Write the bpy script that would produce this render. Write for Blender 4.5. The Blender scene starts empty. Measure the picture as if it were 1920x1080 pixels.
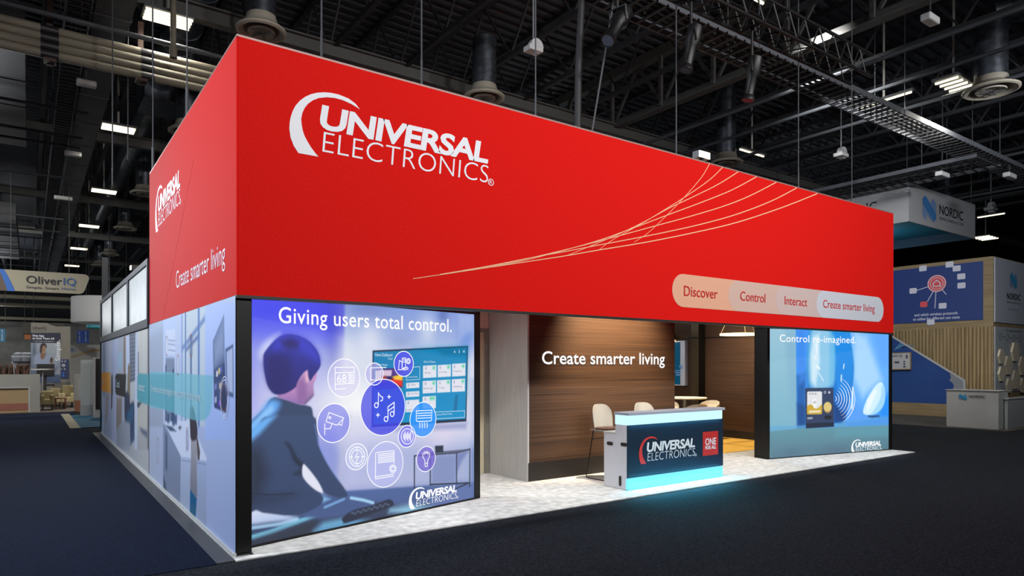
import bpy, math, random
import numpy as np
from mathutils import Vector, Matrix
random.seed(4)
rng = np.random.default_rng(4)
S = bpy.context.scene
COL = S.collection

# ---------------------------------------------------------------- camera
FPX, HY, YAW = 1263.89, 685.75, math.radians(35.619)
CAM = Vector((-1.5731, -6.6026, 1.8))
cd = bpy.data.cameras.new('camera')
cam = bpy.data.objects.new('camera', cd)
COL.objects.link(cam)
cam.location = CAM
cam.rotation_euler = (math.pi / 2, 0, -YAW)
cd.sensor_width = 36
cd.lens = FPX / 1920 * 36
cd.shift_y = (HY - 540) / 1920
cd.clip_end = 400
S.camera = cam

# ---------------------------------------------------------------- view, world, lights
S.view_settings.view_transform = 'Standard'
S.view_settings.look = 'None'
S.view_settings.gamma = 1
S.view_settings.exposure = 0
W = bpy.data.worlds.new('hall_air')
S.world = W
W.use_nodes = True
W.node_tree.nodes['Background'].inputs[0].default_value = (0.55, 0.68, 1.0, 1)
W.node_tree.nodes['Background'].inputs[1].default_value = 0.035


def spot(name, loc, aim, power, angle, color=(1, 1, 1), size=.3, blend=.8):
    l = bpy.data.lights.new(name, 'SPOT')
    l.energy = power
    l.spot_size = math.radians(angle)
    l.spot_blend = blend
    l.color = color
    l.shadow_soft_size = size
    o = bpy.data.objects.new(name, l)
    COL.objects.link(o)
    o.location = loc
    o.rotation_euler = (Vector(aim) - Vector(loc)).to_track_quat('-Z', 'Y').to_euler()
    return o


def point(name, loc, power, color=(1, 1, 1), size=.2):
    l = bpy.data.lights.new(name, 'POINT')
    l.energy = power
    l.color = color
    l.shadow_soft_size = size
    o = bpy.data.objects.new(name, l)
    COL.objects.link(o)
    o.location = loc
    return o


# unseen spots added in front of the stand to light the red header evenly
spot('fill_spot', (1.0, -11, 8.5), (1.2, 0, 4.2), 3500, 90, (1, .97, .95), .5, 1)
spot('fill_spot', (6.5, -11, 8.5), (6.5, 0, 4.2), 2700, 90, (1, .97, .95), .5, 1)
spot('fill_spot', (12.0, -11, 8.5), (12.6, 0, 4.2), 3500, 90, (1, .97, .95), .5, 1)
# spots added to brighten the sign and stand at right, the stands at left
spot('fill_spot', (15.5, -5, 7.6), (21.5, 2.5, 6.0), 2600, 75, (.98, .98, 1), .5, 1)
spot('fill_spot', (13, 2, 9.6), (25, 4.5, 2.0), 3200, 70, (1, .98, .94), .5, 1)
spot('hall_spot', (-7, 17, 9.4), (-5, 26, 2), 5200, 100, (1, .97, .9), .5, 1)
spot('hall_spot', (-6, 30, 9.4), (-5, 40, 2), 6500, 130, (1, .97, .9), .5, 1)
spot('hall_spot', (-14, 14, 9.4), (-6, 24, 6), 3500, 90, (1, .97, .9), .5, 1)
# fill points added to lift the dark hall and the sign's teal underside
for p_, e_ in (((-7, 23, 5.6), 170), ((-6, 38, 5.8), 420), ((-4, 56, 5.5), 700), ((-16, 30, 5.8), 300), ((18, 18, 6), 160), ((30, 12, 6.5), 130), ((25.5, 7.4, 6.3), 130)):
    point('hall_fill', p_, e_, (.92, .96, 1), .8)
# unseen cool spots added along the aisle to brighten and pale the left side
spot('aisle_fill', (-8, 1.5, 7.5), (0, 2.2, 3.2), 4500, 90, (.82, .89, 1), .5, 1)
spot('aisle_fill', (-3.6, 17, 6.9), (0, 3.0, 3.0), 1900, 70, (.92, .95, 1), .8, 1)
spot('aisle_fill', (-8, 9, 8), (0, 9.5, 2.0), 2600, 90, (.86, .92, 1), .5, 1)
# lamps of the stand, inside the header ring
spot('wall_washer', (6.3, .95, 3.95), (6.4, 1.69, 2.9), 2100, 84, (1, .81, .56), .05, .7)
spot('stand_lamp', (2.4, 2.0, 4.6), (2.6, 1.6, 0), 420, 100, (1, .97, .92), .15, 1)
for u_, e_ in ((1.1, 560), (3.5, 520), (5.2, 340), (7.2, 340), (9.2, 520), (11.6, 560)):
    spot('stand_lamp', (u_, .4, 4.6), (u_, .25, 0), e_, 54, (1, .98, .95), .12, 1)
spot('stand_lamp', (11.0, 4.2, 4.6), (11.0, 2.8, 0), 950, 90, (1, .84, .62), .15, 1)

# ---------------------------------------------------------------- helpers


def lin(c):
    return tuple((x / 255 / 12.92) if x / 255 <= .04045 else ((x / 255 + .055) / 1.055) ** 2.4 for x in c)


MATS = {}


def mat(name, rgb, rough=.6, metal=0., emit=0., spec=.5, sheen=0.):
    if name in MATS:
        return MATS[name]
    m = bpy.data.materials.new(name)
    m.use_nodes = True
    b = m.node_tree.nodes['Principled BSDF']
    c = lin(rgb) + (1,)
    b.inputs['Base Color'].default_value = c
    b.inputs['Roughness'].default_value = rough
    b.inputs['Metallic'].default_value = metal
    b.inputs['Specular IOR Level'].default_value = spec
    if sheen:
        b.inputs['Sheen Weight'].default_value = sheen
        b.inputs['Sheen Roughness'].default_value = .22
    if emit:
        b.inputs['Base Color'].default_value = tuple(x * .04 for x in c[:3]) + (1,)
        b.inputs['Emission Color'].default_value = c
        b.inputs['Emission Strength'].default_value = emit
    MATS[name] = m
    return m


def noise_mat(name, c1, c2, scale=(1, 1, 1), nscale=5, rough=.7, metal=0., bump=0., detail=4, ramp=(.35, .65), spec=.4, sheen=0.):
    """two-tone procedural material: noise in object space, stretched by scale"""
    m = mat(name, c1, rough, metal, 0, spec, sheen)
    nt = m.node_tree
    b = nt.nodes['Principled BSDF']
    tc = nt.nodes.new('ShaderNodeTexCoord')
    mp = nt.nodes.new('ShaderNodeMapping')
    mp.inputs['Scale'].default_value = scale
    nz = nt.nodes.new('ShaderNodeTexNoise')
    nz.inputs['Scale'].default_value = nscale
    nz.inputs['Detail'].default_value = detail
    rp = nt.nodes.new('ShaderNodeValToRGB')
    rp.color_ramp.elements[0].position = ramp[0]
    rp.color_ramp.elements[1].position = ramp[1]
    rp.color_ramp.elements[0].color = lin(c1) + (1,)
    rp.color_ramp.elements[1].color = lin(c2) + (1,)
    nt.links.new(tc.outputs['Object'], mp.inputs[0])
    nt.links.new(mp.outputs[0], nz.inputs['Vector'])
    nt.links.new(nz.outputs[0], rp.inputs[0])
    nt.links.new(rp.outputs[0], b.inputs['Base Color'])
    if bump:
        bp = nt.nodes.new('ShaderNodeBump')
        bp.inputs['Strength'].default_value = bump
        bp.inputs['Distance'].default_value = .01
        nt.links.new(nz.outputs[0], bp.inputs['Height'])
        nt.links.new(bp.outputs[0], b.inputs['Normal'])
    return m


def print_mat(name, glow):
    """a printed graphic: its colours are stored on the sheet; glow > 0 for sheets lit from behind"""
    m = bpy.data.materials.new(name)
    m.use_nodes = True
    nt = m.node_tree
    b = nt.nodes['Principled BSDF']
    at = nt.nodes.new('ShaderNodeAttribute')
    at.attribute_name = 'print'
    if glow:
        b.inputs['Base Color'].default_value = (.02, .02, .02, 1)
        nt.links.new(at.outputs['Color'], b.inputs['Emission Color'])
        b.inputs['Emission Strength'].default_value = glow
    else:
        nt.links.new(at.outputs['Color'], b.inputs['Base Color'])
    b.inputs['Roughness'].default_value = .55
    b.inputs['Specular IOR Level'].default_value = .25
    return m


ORG = {}


def link(o, parent=None):
    COL.objects.link(o)
    if parent is not None:
        o.parent = parent
        ORG[o.name] = ORG[parent.name]
    return o


def tag(o, label, cat, group=None, kind=None):
    o['label'] = label
    o['category'] = cat
    if group:
        o['group'] = group
    if kind:
        o['kind'] = kind
    return o


def thing(name, label, cat, loc=(0, 0, 0), group=None):
    o = bpy.data.objects.new(name, None)
    o.empty_display_size = .2
    COL.objects.link(o)
    o.location = loc
    ORG[o.name] = Vector(loc)
    return tag(o, label, cat, group)


def dup(root, loc, rz=None, label=None, group=None):
    r = root.copy()
    COL.objects.link(r)
    r.location = loc
    if rz is not None:
        r.rotation_euler = (0, 0, rz)
    if label:
        r['label'] = label
    if group:
        r['group'] = group
    for ch in list(root.children):
        k = ch.copy()
        COL.objects.link(k)
        k.parent = r
        for g in list(ch.children):
            d = g.copy()
            COL.objects.link(d)
            d.parent = k
    return r


class MB:
    """collects shapes in world coordinates and links them as one mesh object"""

    def __init__(s):
        s.v = []
        s.f = []

    def add(s, vs, fs):
        n = len(s.v)
        s.v += [Vector(v) for v in vs]
        s.f += [[i + n for i in f] for f in fs]
        return s

    def obox(s, o, a, b, c):
        o, a, b, c = Vector(o), Vector(a), Vector(b), Vector(c)
        vs = [o, o + a, o + a + b, o + b, o + c, o + a + c, o + a + b + c, o + b + c]
        fs = [(0, 3, 2, 1), (4, 5, 6, 7), (0, 1, 5, 4), (1, 2, 6, 5), (2, 3, 7, 6), (3, 0, 4, 7)]
        if a.cross(b).dot(c) < 0:
            fs = [tuple(reversed(f)) for f in fs]
        return s.add(vs, fs)

    def box(s, x0, x1, y0, y1, z0, z1):
        return s.obox((min(x0, x1), min(y0, y1), min(z0, z1)), (abs(x1 - x0), 0, 0), (0, abs(y1 - y0), 0), (0, 0, abs(z1 - z0)))

    def tube(s, pts, r, n=8, rot=0.):
        pts = [Vector(p) for p in pts]
        rs = r if isinstance(r, (list, tuple)) else [r] * len(pts)
        vs, fs = [], []
        ref = None
        for i, p in enumerate(pts):
            d = (pts[min(i + 1, len(pts) - 1)] - pts[max(i - 1, 0)]).normalized()
            if ref is None:
                ref = Vector((0, 0, 1)) if abs(d.z) < .9 else Vector((1, 0, 0))
            x = d.cross(ref).normalized()
            y = x.cross(d).normalized()
            ref = y
            for k in range(n):
                t = 2 * math.pi * (k + rot) / n
                vs.append(p + (x * math.cos(t) + y * math.sin(t)) * rs[i])
        for i in range(len(pts) - 1):
            for k in range(n):
                fs.append((i * n + k, i * n + (k + 1) % n, (i + 1) * n + (k + 1) % n, (i + 1) * n + k))
        fs.append(tuple(reversed(range(n))))
        fs.append(tuple(range((len(pts) - 1) * n, len(pts) * n)))
        return s.add(vs, fs)

    def bar(s, p, q, w):
        return s.tube([p, q], w * .7071, 4, .5)

    def lathe(s, c, prof, n=32):
        c = Vector(c)
        vs, fs = [], []
        for r, z in prof:
            for k in range(n):
                t = 2 * math.pi * k / n
                vs.append(c + Vector((r * math.cos(t), r * math.sin(t), z)))
        for i in range(len(prof) - 1):
            for k in range(n):
                fs.append((i * n + k, i * n + (k + 1) % n, (i + 1) * n + (k + 1) % n, (i + 1) * n + k))
        if prof[0][0] > 1e-4 and prof[0] != prof[-1]:
            fs.append(tuple(reversed(range(n))))
            fs.append(tuple(range((len(prof) - 1) * n, len(prof) * n)))
        return s.add(vs, fs)

    def prism(s, pl, poly, o0, o1):
        """polygon in plane coordinates (a, z), extruded from offset o0 to the front o1"""
        ar = sum(p[0] * q[1] - q[0] * p[1] for p, q in zip(poly, poly[1:] + poly[:1]))
        if ar < 0:
            poly = poly[::-1]
        n = len(poly)
        vs = [pl.w(a, z, o1) for a, z in poly] + [pl.w(a, z, o0) for a, z in poly]
        fs = [tuple(range(n)), tuple(reversed(range(n, 2 * n)))]
        fs += [(i, i + n, (i + 1) % n + n, (i + 1) % n) for i in range(n)]
        return s.add(vs, fs)

    def sheet(s, pl, poly, off):
        ar = sum(p[0] * q[1] - q[0] * p[1] for p, q in zip(poly, poly[1:] + poly[:1]))
        if ar < 0:
            poly = poly[::-1]
        return s.add([pl.w(a, z, off) for a, z in poly], [tuple(range(len(poly)))])

    def ribbon(s, pl, pts, w, off, closed=False):
        pts = [Vector(p) for p in pts]
        n = len(pts)
        vs, fs = [], []
        ws = w if isinstance(w, (list, tuple)) else [w] * n
        for i, p in enumerate(pts):
            if closed:
                q0, q1 = pts[i - 1], pts[(i + 1) % n]
            else:
                q0, q1 = pts[max(i - 1, 0)], pts[min(i + 1, n - 1)]
            d0 = (p - q0).normalized() if (p - q0).length > 1e-9 else None
            d1 = (q1 - p).normalized() if (q1 - p).length > 1e-9 else None
            d0 = d0 or d1
            d1 = d1 or d0
            t = (d0 + d1)
            t = t.normalized() if t.length > 1e-6 else d0
            nn = Vector((-t.y, t.x))
            k = max(.4, nn.dot(Vector((-d0.y, d0.x))))
            h = nn * (ws[i] / 2 / k)
            vs += [pl.w(p.x + h.x, p.y + h.y, off), pl.w(p.x - h.x, p.y - h.y, off)]
        for i in range(n if closed else n - 1):
            j = (i + 1) % n
            fs.append((2 * i, 2 * i + 1, 2 * j + 1, 2 * j))
        return s.add(vs, fs)

    def mesh(s, name, m, o):
        me = bpy.data.meshes.new(name)
        me.from_pydata([v - o for v in s.v], [], s.f)
        me.materials.append(m)
        return me

    def build(s, name, m, parent=None, smooth=False, bevel=0., label=None):
        if parent is None:
            xs = [v.x for v in s.v]
            ys = [v.y for v in s.v]
            o = Vector(((min(xs) + max(xs)) / 2, (min(ys) + max(ys)) / 2, min(v.z for v in s.v)))
        else:
            o = ORG[parent.name]
        me = s.mesh(name, m, o)
        ob = bpy.data.objects.new(name, me)
        if smooth:
            me.polygons.foreach_set('use_smooth', [True] * len(me.polygons))
            me.set_sharp_from_angle(angle=math.radians(42))
        if bevel:
            bv = ob.modifiers.new('bevel', 'BEVEL')
            bv.width = bevel
            bv.segments = 2
            bv.limit_method = 'ANGLE'
        link(ob, parent)
        if parent is None:
            ob.location = o
            ORG[ob.name] = o
        if label:
            ob['label'] = label
        return ob


class PL:
    """a vertical plane: origin o, horizontal axis a (left to right for its viewer), normal towards the viewer"""

    def __init__(s, o, a):
        s.o = Vector((o[0], o[1], 0))
        s.a = Vector((a[0], a[1], 0)).normalized()
        s.n = Vector((s.a.y, -s.a.x, 0))

    def w(s, a, z, off=0.):
        return s.o + s.a * a + s.n * off + Vector((0, 0, z))

    def px(s, x, y):
        """where on this plane a point measured on the photograph lies"""
        t, w = (x - 960) / FPX, -(y - HY) / FPX
        sn, cs = math.sin(YAW), math.cos(YAW)
        d = Vector((sn + t * cs, cs - t * sn, w))
        k = (s.o - CAM).dot(s.n) / d.dot(s.n)
        p = CAM + d * k
        return ((p - s.o).dot(s.a), p.z)

    def pts(s, k, pts):
        return [s.px(k[0] + x / k[2], k[1] + y / k[2]) for x, y in pts]


def PV(v):
    return PL((0, v), (1, 0))


def PU(u):
    return PL((u, 0), (0, -1))


def gnd(x, y, z=0.):
    t, w = (x - 960) / FPX, -(y - HY) / FPX
    sn, cs = math.sin(YAW), math.cos(YAW)
    k = (z - 1.8) / w
    return Vector((CAM.x + (sn + t * cs) * k, CAM.y + (cs - t * sn) * k, z))


def rect(a0, a1, z0, z1):
    return [(a0, z0), (a1, z0), (a1, z1), (a0, z1)]


def rrect(a0, a1, z0, z1, r, n=6):
    out = []
    for cx, cz, t0 in ((a1 - r, z1 - r, 0), (a0 + r, z1 - r, 90), (a0 + r, z0 + r, 180), (a1 - r, z0 + r, 270)):
        for k in range(n + 1):
            t = math.radians(t0 + 90 * k / n)
            out.append((cx + r * math.cos(t), cz + r * math.sin(t)))
    return out


def circ(a, z, r, n=32, t0=0, t1=360):
    return [(a + r * math.cos(math.radians(t0 + (t1 - t0) * k / n)), z + r * math.sin(math.radians(t0 + (t1 - t0) * k / n))) for k in range(n if t1 - t0 == 360 else n + 1)]


def _font_mesh(body, bold, spacing):
    cu = bpy.data.curves.new('lettering', 'FONT')
    cu.body = body
    cu.size = 1
    cu.offset = bold
    cu.space_character = spacing
    cu.resolution_u = 4
    ob = bpy.data.objects.new('lettering', cu)
    COL.objects.link(ob)
    dg = bpy.context.evaluated_depsgraph_get()
    me = bpy.data.meshes.new_from_object(ob.evaluated_get(dg))
    vs = [v.co.copy() for v in me.vertices]
    fs = [tuple(p.vertices) for p in me.polygons]
    bpy.data.objects.remove(ob)
    bpy.data.curves.remove(cu)
    bpy.data.meshes.remove(me)
    return vs, fs


CAPH = max(v.y for v in _font_mesh('H', 0, 1)[0])


def text_mb(body, pl, a0, a1, z0, cap, off, bold=0., shear=0., spacing=1., turn=False, mb=None):
    """lettering fitted between a0 and a1 on baseline z0 with the given capital height; turn = reading upwards"""
    vs, fs = _font_mesh(body, bold, spacing)
    sy = cap / CAPH
    pts = [(v.x + shear * v.y, v.y * sy) for v in vs]
    x0, x1 = min(p[0] for p in pts), max(p[0] for p in pts)
    sx = (a1 - a0) / (x1 - x0)
    mb = mb or MB()
    if turn:
        w = [pl.w(z0 - y, a0 + (x - x0) * sx, off) for x, y in pts]
    else:
        w = [pl.w(a0 + (x - x0) * sx, z0 + y, off) for x, y in pts]
    return mb.add(w, fs)


def text(name, body, pl, L, R, T, m, parent, off=.004, bold=0., shear=0., spacing=1.):
    """L, R: photo points at both ends of the baseline, T: a photo point on the cap line"""
    a0, z0 = pl.px(*L)
    a1, z1 = pl.px(*R)
    zt = pl.px(*T)[1]
    z0 = (z0 + z1) / 2
    vs, fs = _font_mesh(body, bold, spacing)
    sy = (zt - z0) / CAPH
    pts = [(v.x + shear * v.y, v.y * sy) for v in vs]
    x0, x1 = min(p[0] for p in pts), max(p[0] for p in pts)
    sx = (a1 - a0) / (x1 - x0)
    iv = sorted((min(vs[i].x for i in f), max(vs[i].x for i in f)) for f in fs)
    cuts, end = [], iv[0][1]
    for lo, hi in iv:
        if lo - end > .2:
            cuts.append((lo + end) / 2)
        end = max(end, hi)
    cuts = [-1e9] + cuts + [1e9]
    out = None
    for c0, c1 in zip(cuts, cuts[1:]):
        mb = MB()
        for f in fs:
            if c0 < vs[f[0]].x < c1:
                mb.add([pl.w(a0 + (pts[i][0] - x0) * sx, z0 + pts[i][1], off) for i in f], [tuple(range(len(f)))])
        out = mb.build(name, m, parent)
    return out


class ART:
    """a printed sheet painted as a fine grid of colours"""

    def __init__(s, pl, a0, a1, z0, z1, nx, ny, k=None):
        s.pl, s.k = pl, k
        s.ax = np.linspace(a0, a1, nx)
        s.zx = np.linspace(z0, z1, ny)
        s.A, s.Z = np.meshgrid(s.ax, s.zx)
        s.C = np.zeros((ny, nx, 3))
        s.gam = 1.

    def P(s, pts, k=None):
        k = k or s.k
        return s.pl.pts(k, pts) if k else list(pts)

    def bil(s, tl, tr, bl, br):
        u = ((s.A - s.ax[0]) / (s.ax[-1] - s.ax[0]))[..., None]
        w = ((s.Z - s.zx[0]) / (s.zx[-1] - s.zx[0]))[..., None]
        tl, tr, bl, br = [np.array(c) / 255. for c in (tl, tr, bl, br)]
        s.C = (bl * (1 - u) + br * u) * (1 - w) + (tl * (1 - u) + tr * u) * w
        return s

    def _mix(s, sl, m, col):
        m = m[..., None]
        s.C[sl] = s.C[sl] * (1 - m) + np.array(col) / 255. * m

    def _win(s, q, pad):
        a = [p[0] for p in q]
        z = [p[1] for p in q]
        i0, i1 = np.searchsorted(s.ax, [min(a) - pad, max(a) + pad])
        j0, j1 = np.searchsorted(s.zx, [min(z) - pad, max(z) + pad])
        return (slice(max(j0 - 1, 0), j1 + 1), slice(max(i0 - 1, 0), i1 + 1))

    def poly(s, pts, col, alpha=1., blur=.006, k=None, grad=None):
        q = s.P(pts, k)
        if len(q) >= 7 and blur >= .01:
            n, o = len(q), []
            for i in range(n):
                p0, p1, p2, p3 = [np.array(q[(i + j) % n]) for j in (-1, 0, 1, 2)]
                for t in (0, .25, .5, .75):
                    o.append(tuple(.5 * (2 * p1 + (p2 - p0) * t + (2 * p0 - 5 * p1 + 4 * p2 - p3) * t * t + (3 * p1 - p0 - 3 * p2 + p3) * t ** 3)))
            q = o
        sl = s._win(q, blur * 1.5)
        A, Z = s.A[sl], s.Z[sl]
        if A.size == 0:
            return s
        d = np.full(A.shape, 1e9)
        ins = np.zeros(A.shape, bool)
        for (x0, y0), (x1, y1) in zip(q, q[1:] + q[:1]):
            dx, dy = x1 - x0, y1 - y0
            L = dx * dx + dy * dy
            if L < 1e-12:
                continue
            t = np.clip(((A - x0) * dx + (Z - y0) * dy) / L, 0, 1)
            d = np.minimum(d, np.hypot(A - x0 - t * dx, Z - y0 - t * dy))
            if dy:
                ins ^= ((y0 > Z) != (y1 > Z)) & (A < dx * (Z - y0) / dy + x0)
        sd = np.where(ins, d, -d)
        m = np.clip(sd / blur * .5 + .5, 0, 1)
        m = m * m * (3 - 2 * m) * alpha
        if grad is not None:
            zz = (Z - s.zx[0]) / (s.zx[-1] - s.zx[0])
            zl, zh = min(p[1] for p in q), max(p[1] for p in q)
            t = np.clip((Z - zl) / (zh - zl + 1e-9), 0, 1)[..., None]
            c = np.array(grad) / 255. * (1 - t) + np.array(col) / 255. * t
            s.C[sl] = s.C[sl] * (1 - m[..., None]) + c * m[..., None]
        else:
            s._mix(sl, m, col)
        return s

    def line(s, pts, w, col, alpha=1., k=None):
        q = s.P(pts, k)
        sl = s._win(q, w * 2)
        A, Z = s.A[sl], s.Z[sl]
        if A.size == 0:
            return s
        d = np.full(A.shape, 1e9)
        for (x0, y0), (x1, y1) in zip(q, q[1:]):
            dx, dy = x1 - x0, y1 - y0
            L = dx * dx + dy * dy + 1e-12
            t = np.clip(((A - x0) * dx + (Z - y0) * dy) / L, 0, 1)
            d = np.minimum(d, np.hypot(A - x0 - t * dx, Z - y0 - t * dy))
        s._mix(sl, np.clip(1.5 - d / w * 2, 0, 1) * alpha, col)
        return s

    def blob(s, c, ra, rz, col, alpha=1., k=None):
        a, z = s.P([c], k)[0]
        g = np.exp(-((s.A - a) / ra) ** 2 - ((s.Z - z) / rz) ** 2) * alpha
        s._mix((slice(None), slice(None)), g, col)
        return s

    def build(s, name, m, parent, off=.003):
        ny, nx = s.A.shape
        o, a, n = s.pl.o, s.pl.a, s.pl.n
        b = o + n * off - ORG[parent.name]
        co = np.stack([b.x + a.x * s.A, b.y + a.y * s.A, b.z + s.Z], -1).reshape(-1, 3)
        me = bpy.data.meshes.new(name)
        me.vertices.add(nx * ny)
        me.vertices.foreach_set('co', co.ravel())
        idx = np.arange(nx * ny).reshape(ny, nx)
        q = np.stack([idx[:-1, :-1], idx[:-1, 1:], idx[1:, 1:], idx[1:, :-1]], -1).reshape(-1, 4)
        me.loops.add(q.size)
        me.loops.foreach_set('vertex_index', q.ravel())
        me.polygons.add(len(q))
        me.polygons.foreach_set('loop_start', np.arange(0, q.size, 4))
        me.update(calc_edges=True)
        c = np.clip(s.C, 0, 1).reshape(-1, 3) ** s.gam
        c = np.where(c <= .04045, c / 12.92, ((c + .055) / 1.055) ** 2.4)
        at = me.color_attributes.new('print', 'FLOAT_COLOR', 'POINT')
        at.data.foreach_set('color', np.concatenate([c, np.ones((len(c), 1))], 1).ravel())
        me.materials.append(m)
        ob = bpy.data.objects.new(name, me)
        return link(ob, parent)


# ---------------------------------------------------------------- materials
M_black = mat('black_metal', (14, 14, 15), .45, .2)
M_white = mat('white_laminate', (222, 226, 236), .45)
M_alu = mat('aluminium', (170, 172, 176), .35, .9)
M_red = noise_mat('red_fabric', (222, 22, 16), (212, 19, 13), (1, 1, 1), 40, .8, spec=.12, sheen=1)
M_vinyl = mat('white_vinyl', (235, 238, 246), .6)
M_wood = noise_mat('dark_wood_veneer', (40, 28, 21), (92, 67, 48), (.16, .16, 34), 3.0, .5, detail=10, ramp=(.25, .78), spec=.3)
M_panel = noise_mat('white_striated_panel', (168, 170, 172), (196, 197, 197), (60, 60, .6), 3, .55, detail=5)
M_white_glow = mat('lit_lettering', (255, 255, 255), .5, 0, 1.0)
M_steel_dark = mat('dark_steel', (70, 74, 80), .6, .3)
M_zinc = noise_mat('galvanised_sheet', (84, 90, 98), (118, 124, 134), (1, 1, 1), 6, .38, .85, spec=.5)
M_grey_paint = mat('grey_paint', (120, 124, 128), .6)
M_cable = mat('black_cable', (16, 16, 18), .6)
M_wire = mat('steel_wire', (70, 72, 76), .6, .3)
M_cream = mat('cream_fabric', (214, 204, 176), .8)
M_offwhite = mat('off_white_paint', (196, 196, 190), .6)

# ================================================================ hall shell and floor coverings
def structure(o):
    o['kind'] = 'structure'
    return o


M_floor = noise_mat('charcoal_carpet', (11, 13, 17), (37, 41, 49), (1, 1, 1), 55, .95, bump=.25, detail=6, ramp=(.36, .68), spec=.1)
structure(MB().box(-40, 75, -14, 72, -.1, 0).build('floor', M_floor))
M_navy = noise_mat('navy_carpet', (3, 9, 21), (12, 26, 54), (1, 1, 1), 60, .95, bump=.25, detail=6, ramp=(.36, .68), spec=.1)
o = MB().box(-30, -.19, -.09, 24.6, 0, .006).build('aisle_carpet', M_navy)
tag(o, 'dark navy blue carpet of the aisle along the left side of the stand', 'carpet')
M_strip = noise_mat('dark_vinyl', (34, 33, 32), (46, 44, 42), (3, .4, 1), 4, .4, spec=.5)
o = MB().box(-.19, -.03, -.08, 14.6, 0, .008).build('edge_strip', M_strip)
tag(o, 'smooth dark grey strip between the navy carpet and the mural wall', 'floor strip')
M_light = noise_mat('light_grey_carpet', (168, 170, 170), (212, 213, 212), (1, 1, 1), 9, .95, bump=.15, detail=9, ramp=(.3, .7), spec=.1)
o = MB().box(-.03, 13.38, -.1, 14.5, 0, .012).build('stand_carpet', M_light)
tag(o, 'light grey carpet under the whole red stand', 'carpet')
# yellow chequered inlay by the back right wall
yl = thing('floor_mat', 'yellow wooden floor mat behind the reception counter', 'mat', (12, 3, .012))
M_yel = noise_mat('yellow_wood', (214, 165, 60), (238, 196, 92), (.4, 4, 1), 6, .5)
M_yel2 = mat('tan_wood', (186, 140, 70), .5)
MB().box(9.8, 12.53, 2.05, 8, .012, .02).build('mat_board', M_yel, yl)
MB().box(9.8, 12.53, 3.02, 3.16, .02, .023).box(11.3, 11.36, 2.05, 8, .02, .023).build('inlay', M_yel2, yl, label='darker tan inlay lines')

# ================================================================ the red header ring
HZ0, HZ1, HL, HD = 2.462, 4.876, 12.665, 5.6
FR = PL((0, 0), (1, 0))
SD = PL((0, 0), (0, -1))
hd = thing('hanging_header', 'huge red fabric header ring hung above the stand with white lettering', 'hanging sign', (6.3, 2.8, HZ0))
MB().box(.02, HL, 0, .05, HZ0, HZ1).build('front_panel', M_red, hd)
MB().box(0, .05, .012, HD, HZ0, HZ1).build('side_panel', M_red, hd)
MB().box(HL - .05, HL, .06, HD, HZ0 + .06, HZ1).build('end_panel', M_red, hd)

fr = MB()
for z in (HZ1 + .012,):
    fr.box(0, HL, 0, .06, z - .012, z + .008).box(0, .06, .06, HD, z - .012, z + .008).box(HL - .06, HL, .06, HD, z - .012, z + .008).box(.06, HL - .06, HD - .06, HD, z - .012, z + .008)
for u in (3.2, 6.3, 9.4):
    fr.box(u, u + .05, .06, HD - .06, HZ1 - .03, HZ1 + .02)
fr.build('top_frame', mat('pale_rail', (150, 120, 116), .5, .3), hd)
br = MB()
br.box(.0, HL, -.004, .056, HZ0 - .03, HZ0).box(0, .056, .056, HD, HZ0 - .03, HZ0).build('bottom_rail', mat('dark_rail', (60, 58, 56), .4, .5), hd)
# seams of the stretched fabric on the side
sm = MB()
k3 = (280, 300, 3.6)
for q in ([(298, 0), (92, 1060)],):
    sm.ribbon(SD, SD.pts(k3, q), .012, .002)
sm.build('seam', mat('red_seam', (224, 60, 54), .8), hd)

KL = (520, 150, 4.3636)
SW = [(675, 233), (640, 185), (580, 140), (500, 108), (440, 95), (380, 90), (320, 95), (270, 108), (225, 130), (185, 160), (150, 200), (125, 248), (108, 300), (100, 345), (98, 400),
      (108, 470), (135, 540), (172, 598), (335, 628), (305, 592), (275, 550), (245, 500), (222, 455), (207, 410), (197, 355), (194, 310), (205, 260), (222, 222), (250, 187), (290, 157), (340, 138), (400, 131), (470, 137), (540, 157), (610, 190), (650, 215)]
_sw = FR.pts(KL, SW)
_ca0 = min(p[0] for p in _sw)
_ca1 = FR.px(520 + 1763 / 4.3636, 150 + 836 / 4.3636)[0]
_cz0 = min(p[1] for p in _sw)
_cz1 = max(p[1] for p in _sw)


def _cn(x, y):
    a, z = FR.px(520 + x / 4.3636, 150 + y / 4.3636)
    return ((a - _ca0) / (_ca1 - _ca0), (z - _cz0) / (_cz1 - _cz0))


_swn = [((a - _ca0) / (_ca1 - _ca0), (z - _cz0) / (_cz1 - _cz0)) for a, z in _sw]
_u0, _u1, _ut = _cn(348, 398), _cn(1725, 670), _cn(1633, 490)
_e0, _e1, _et = _cn(367, 595), _cn(1725, 838), _cn(385, 425)
_rr = _cn(1747, 836)


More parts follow.
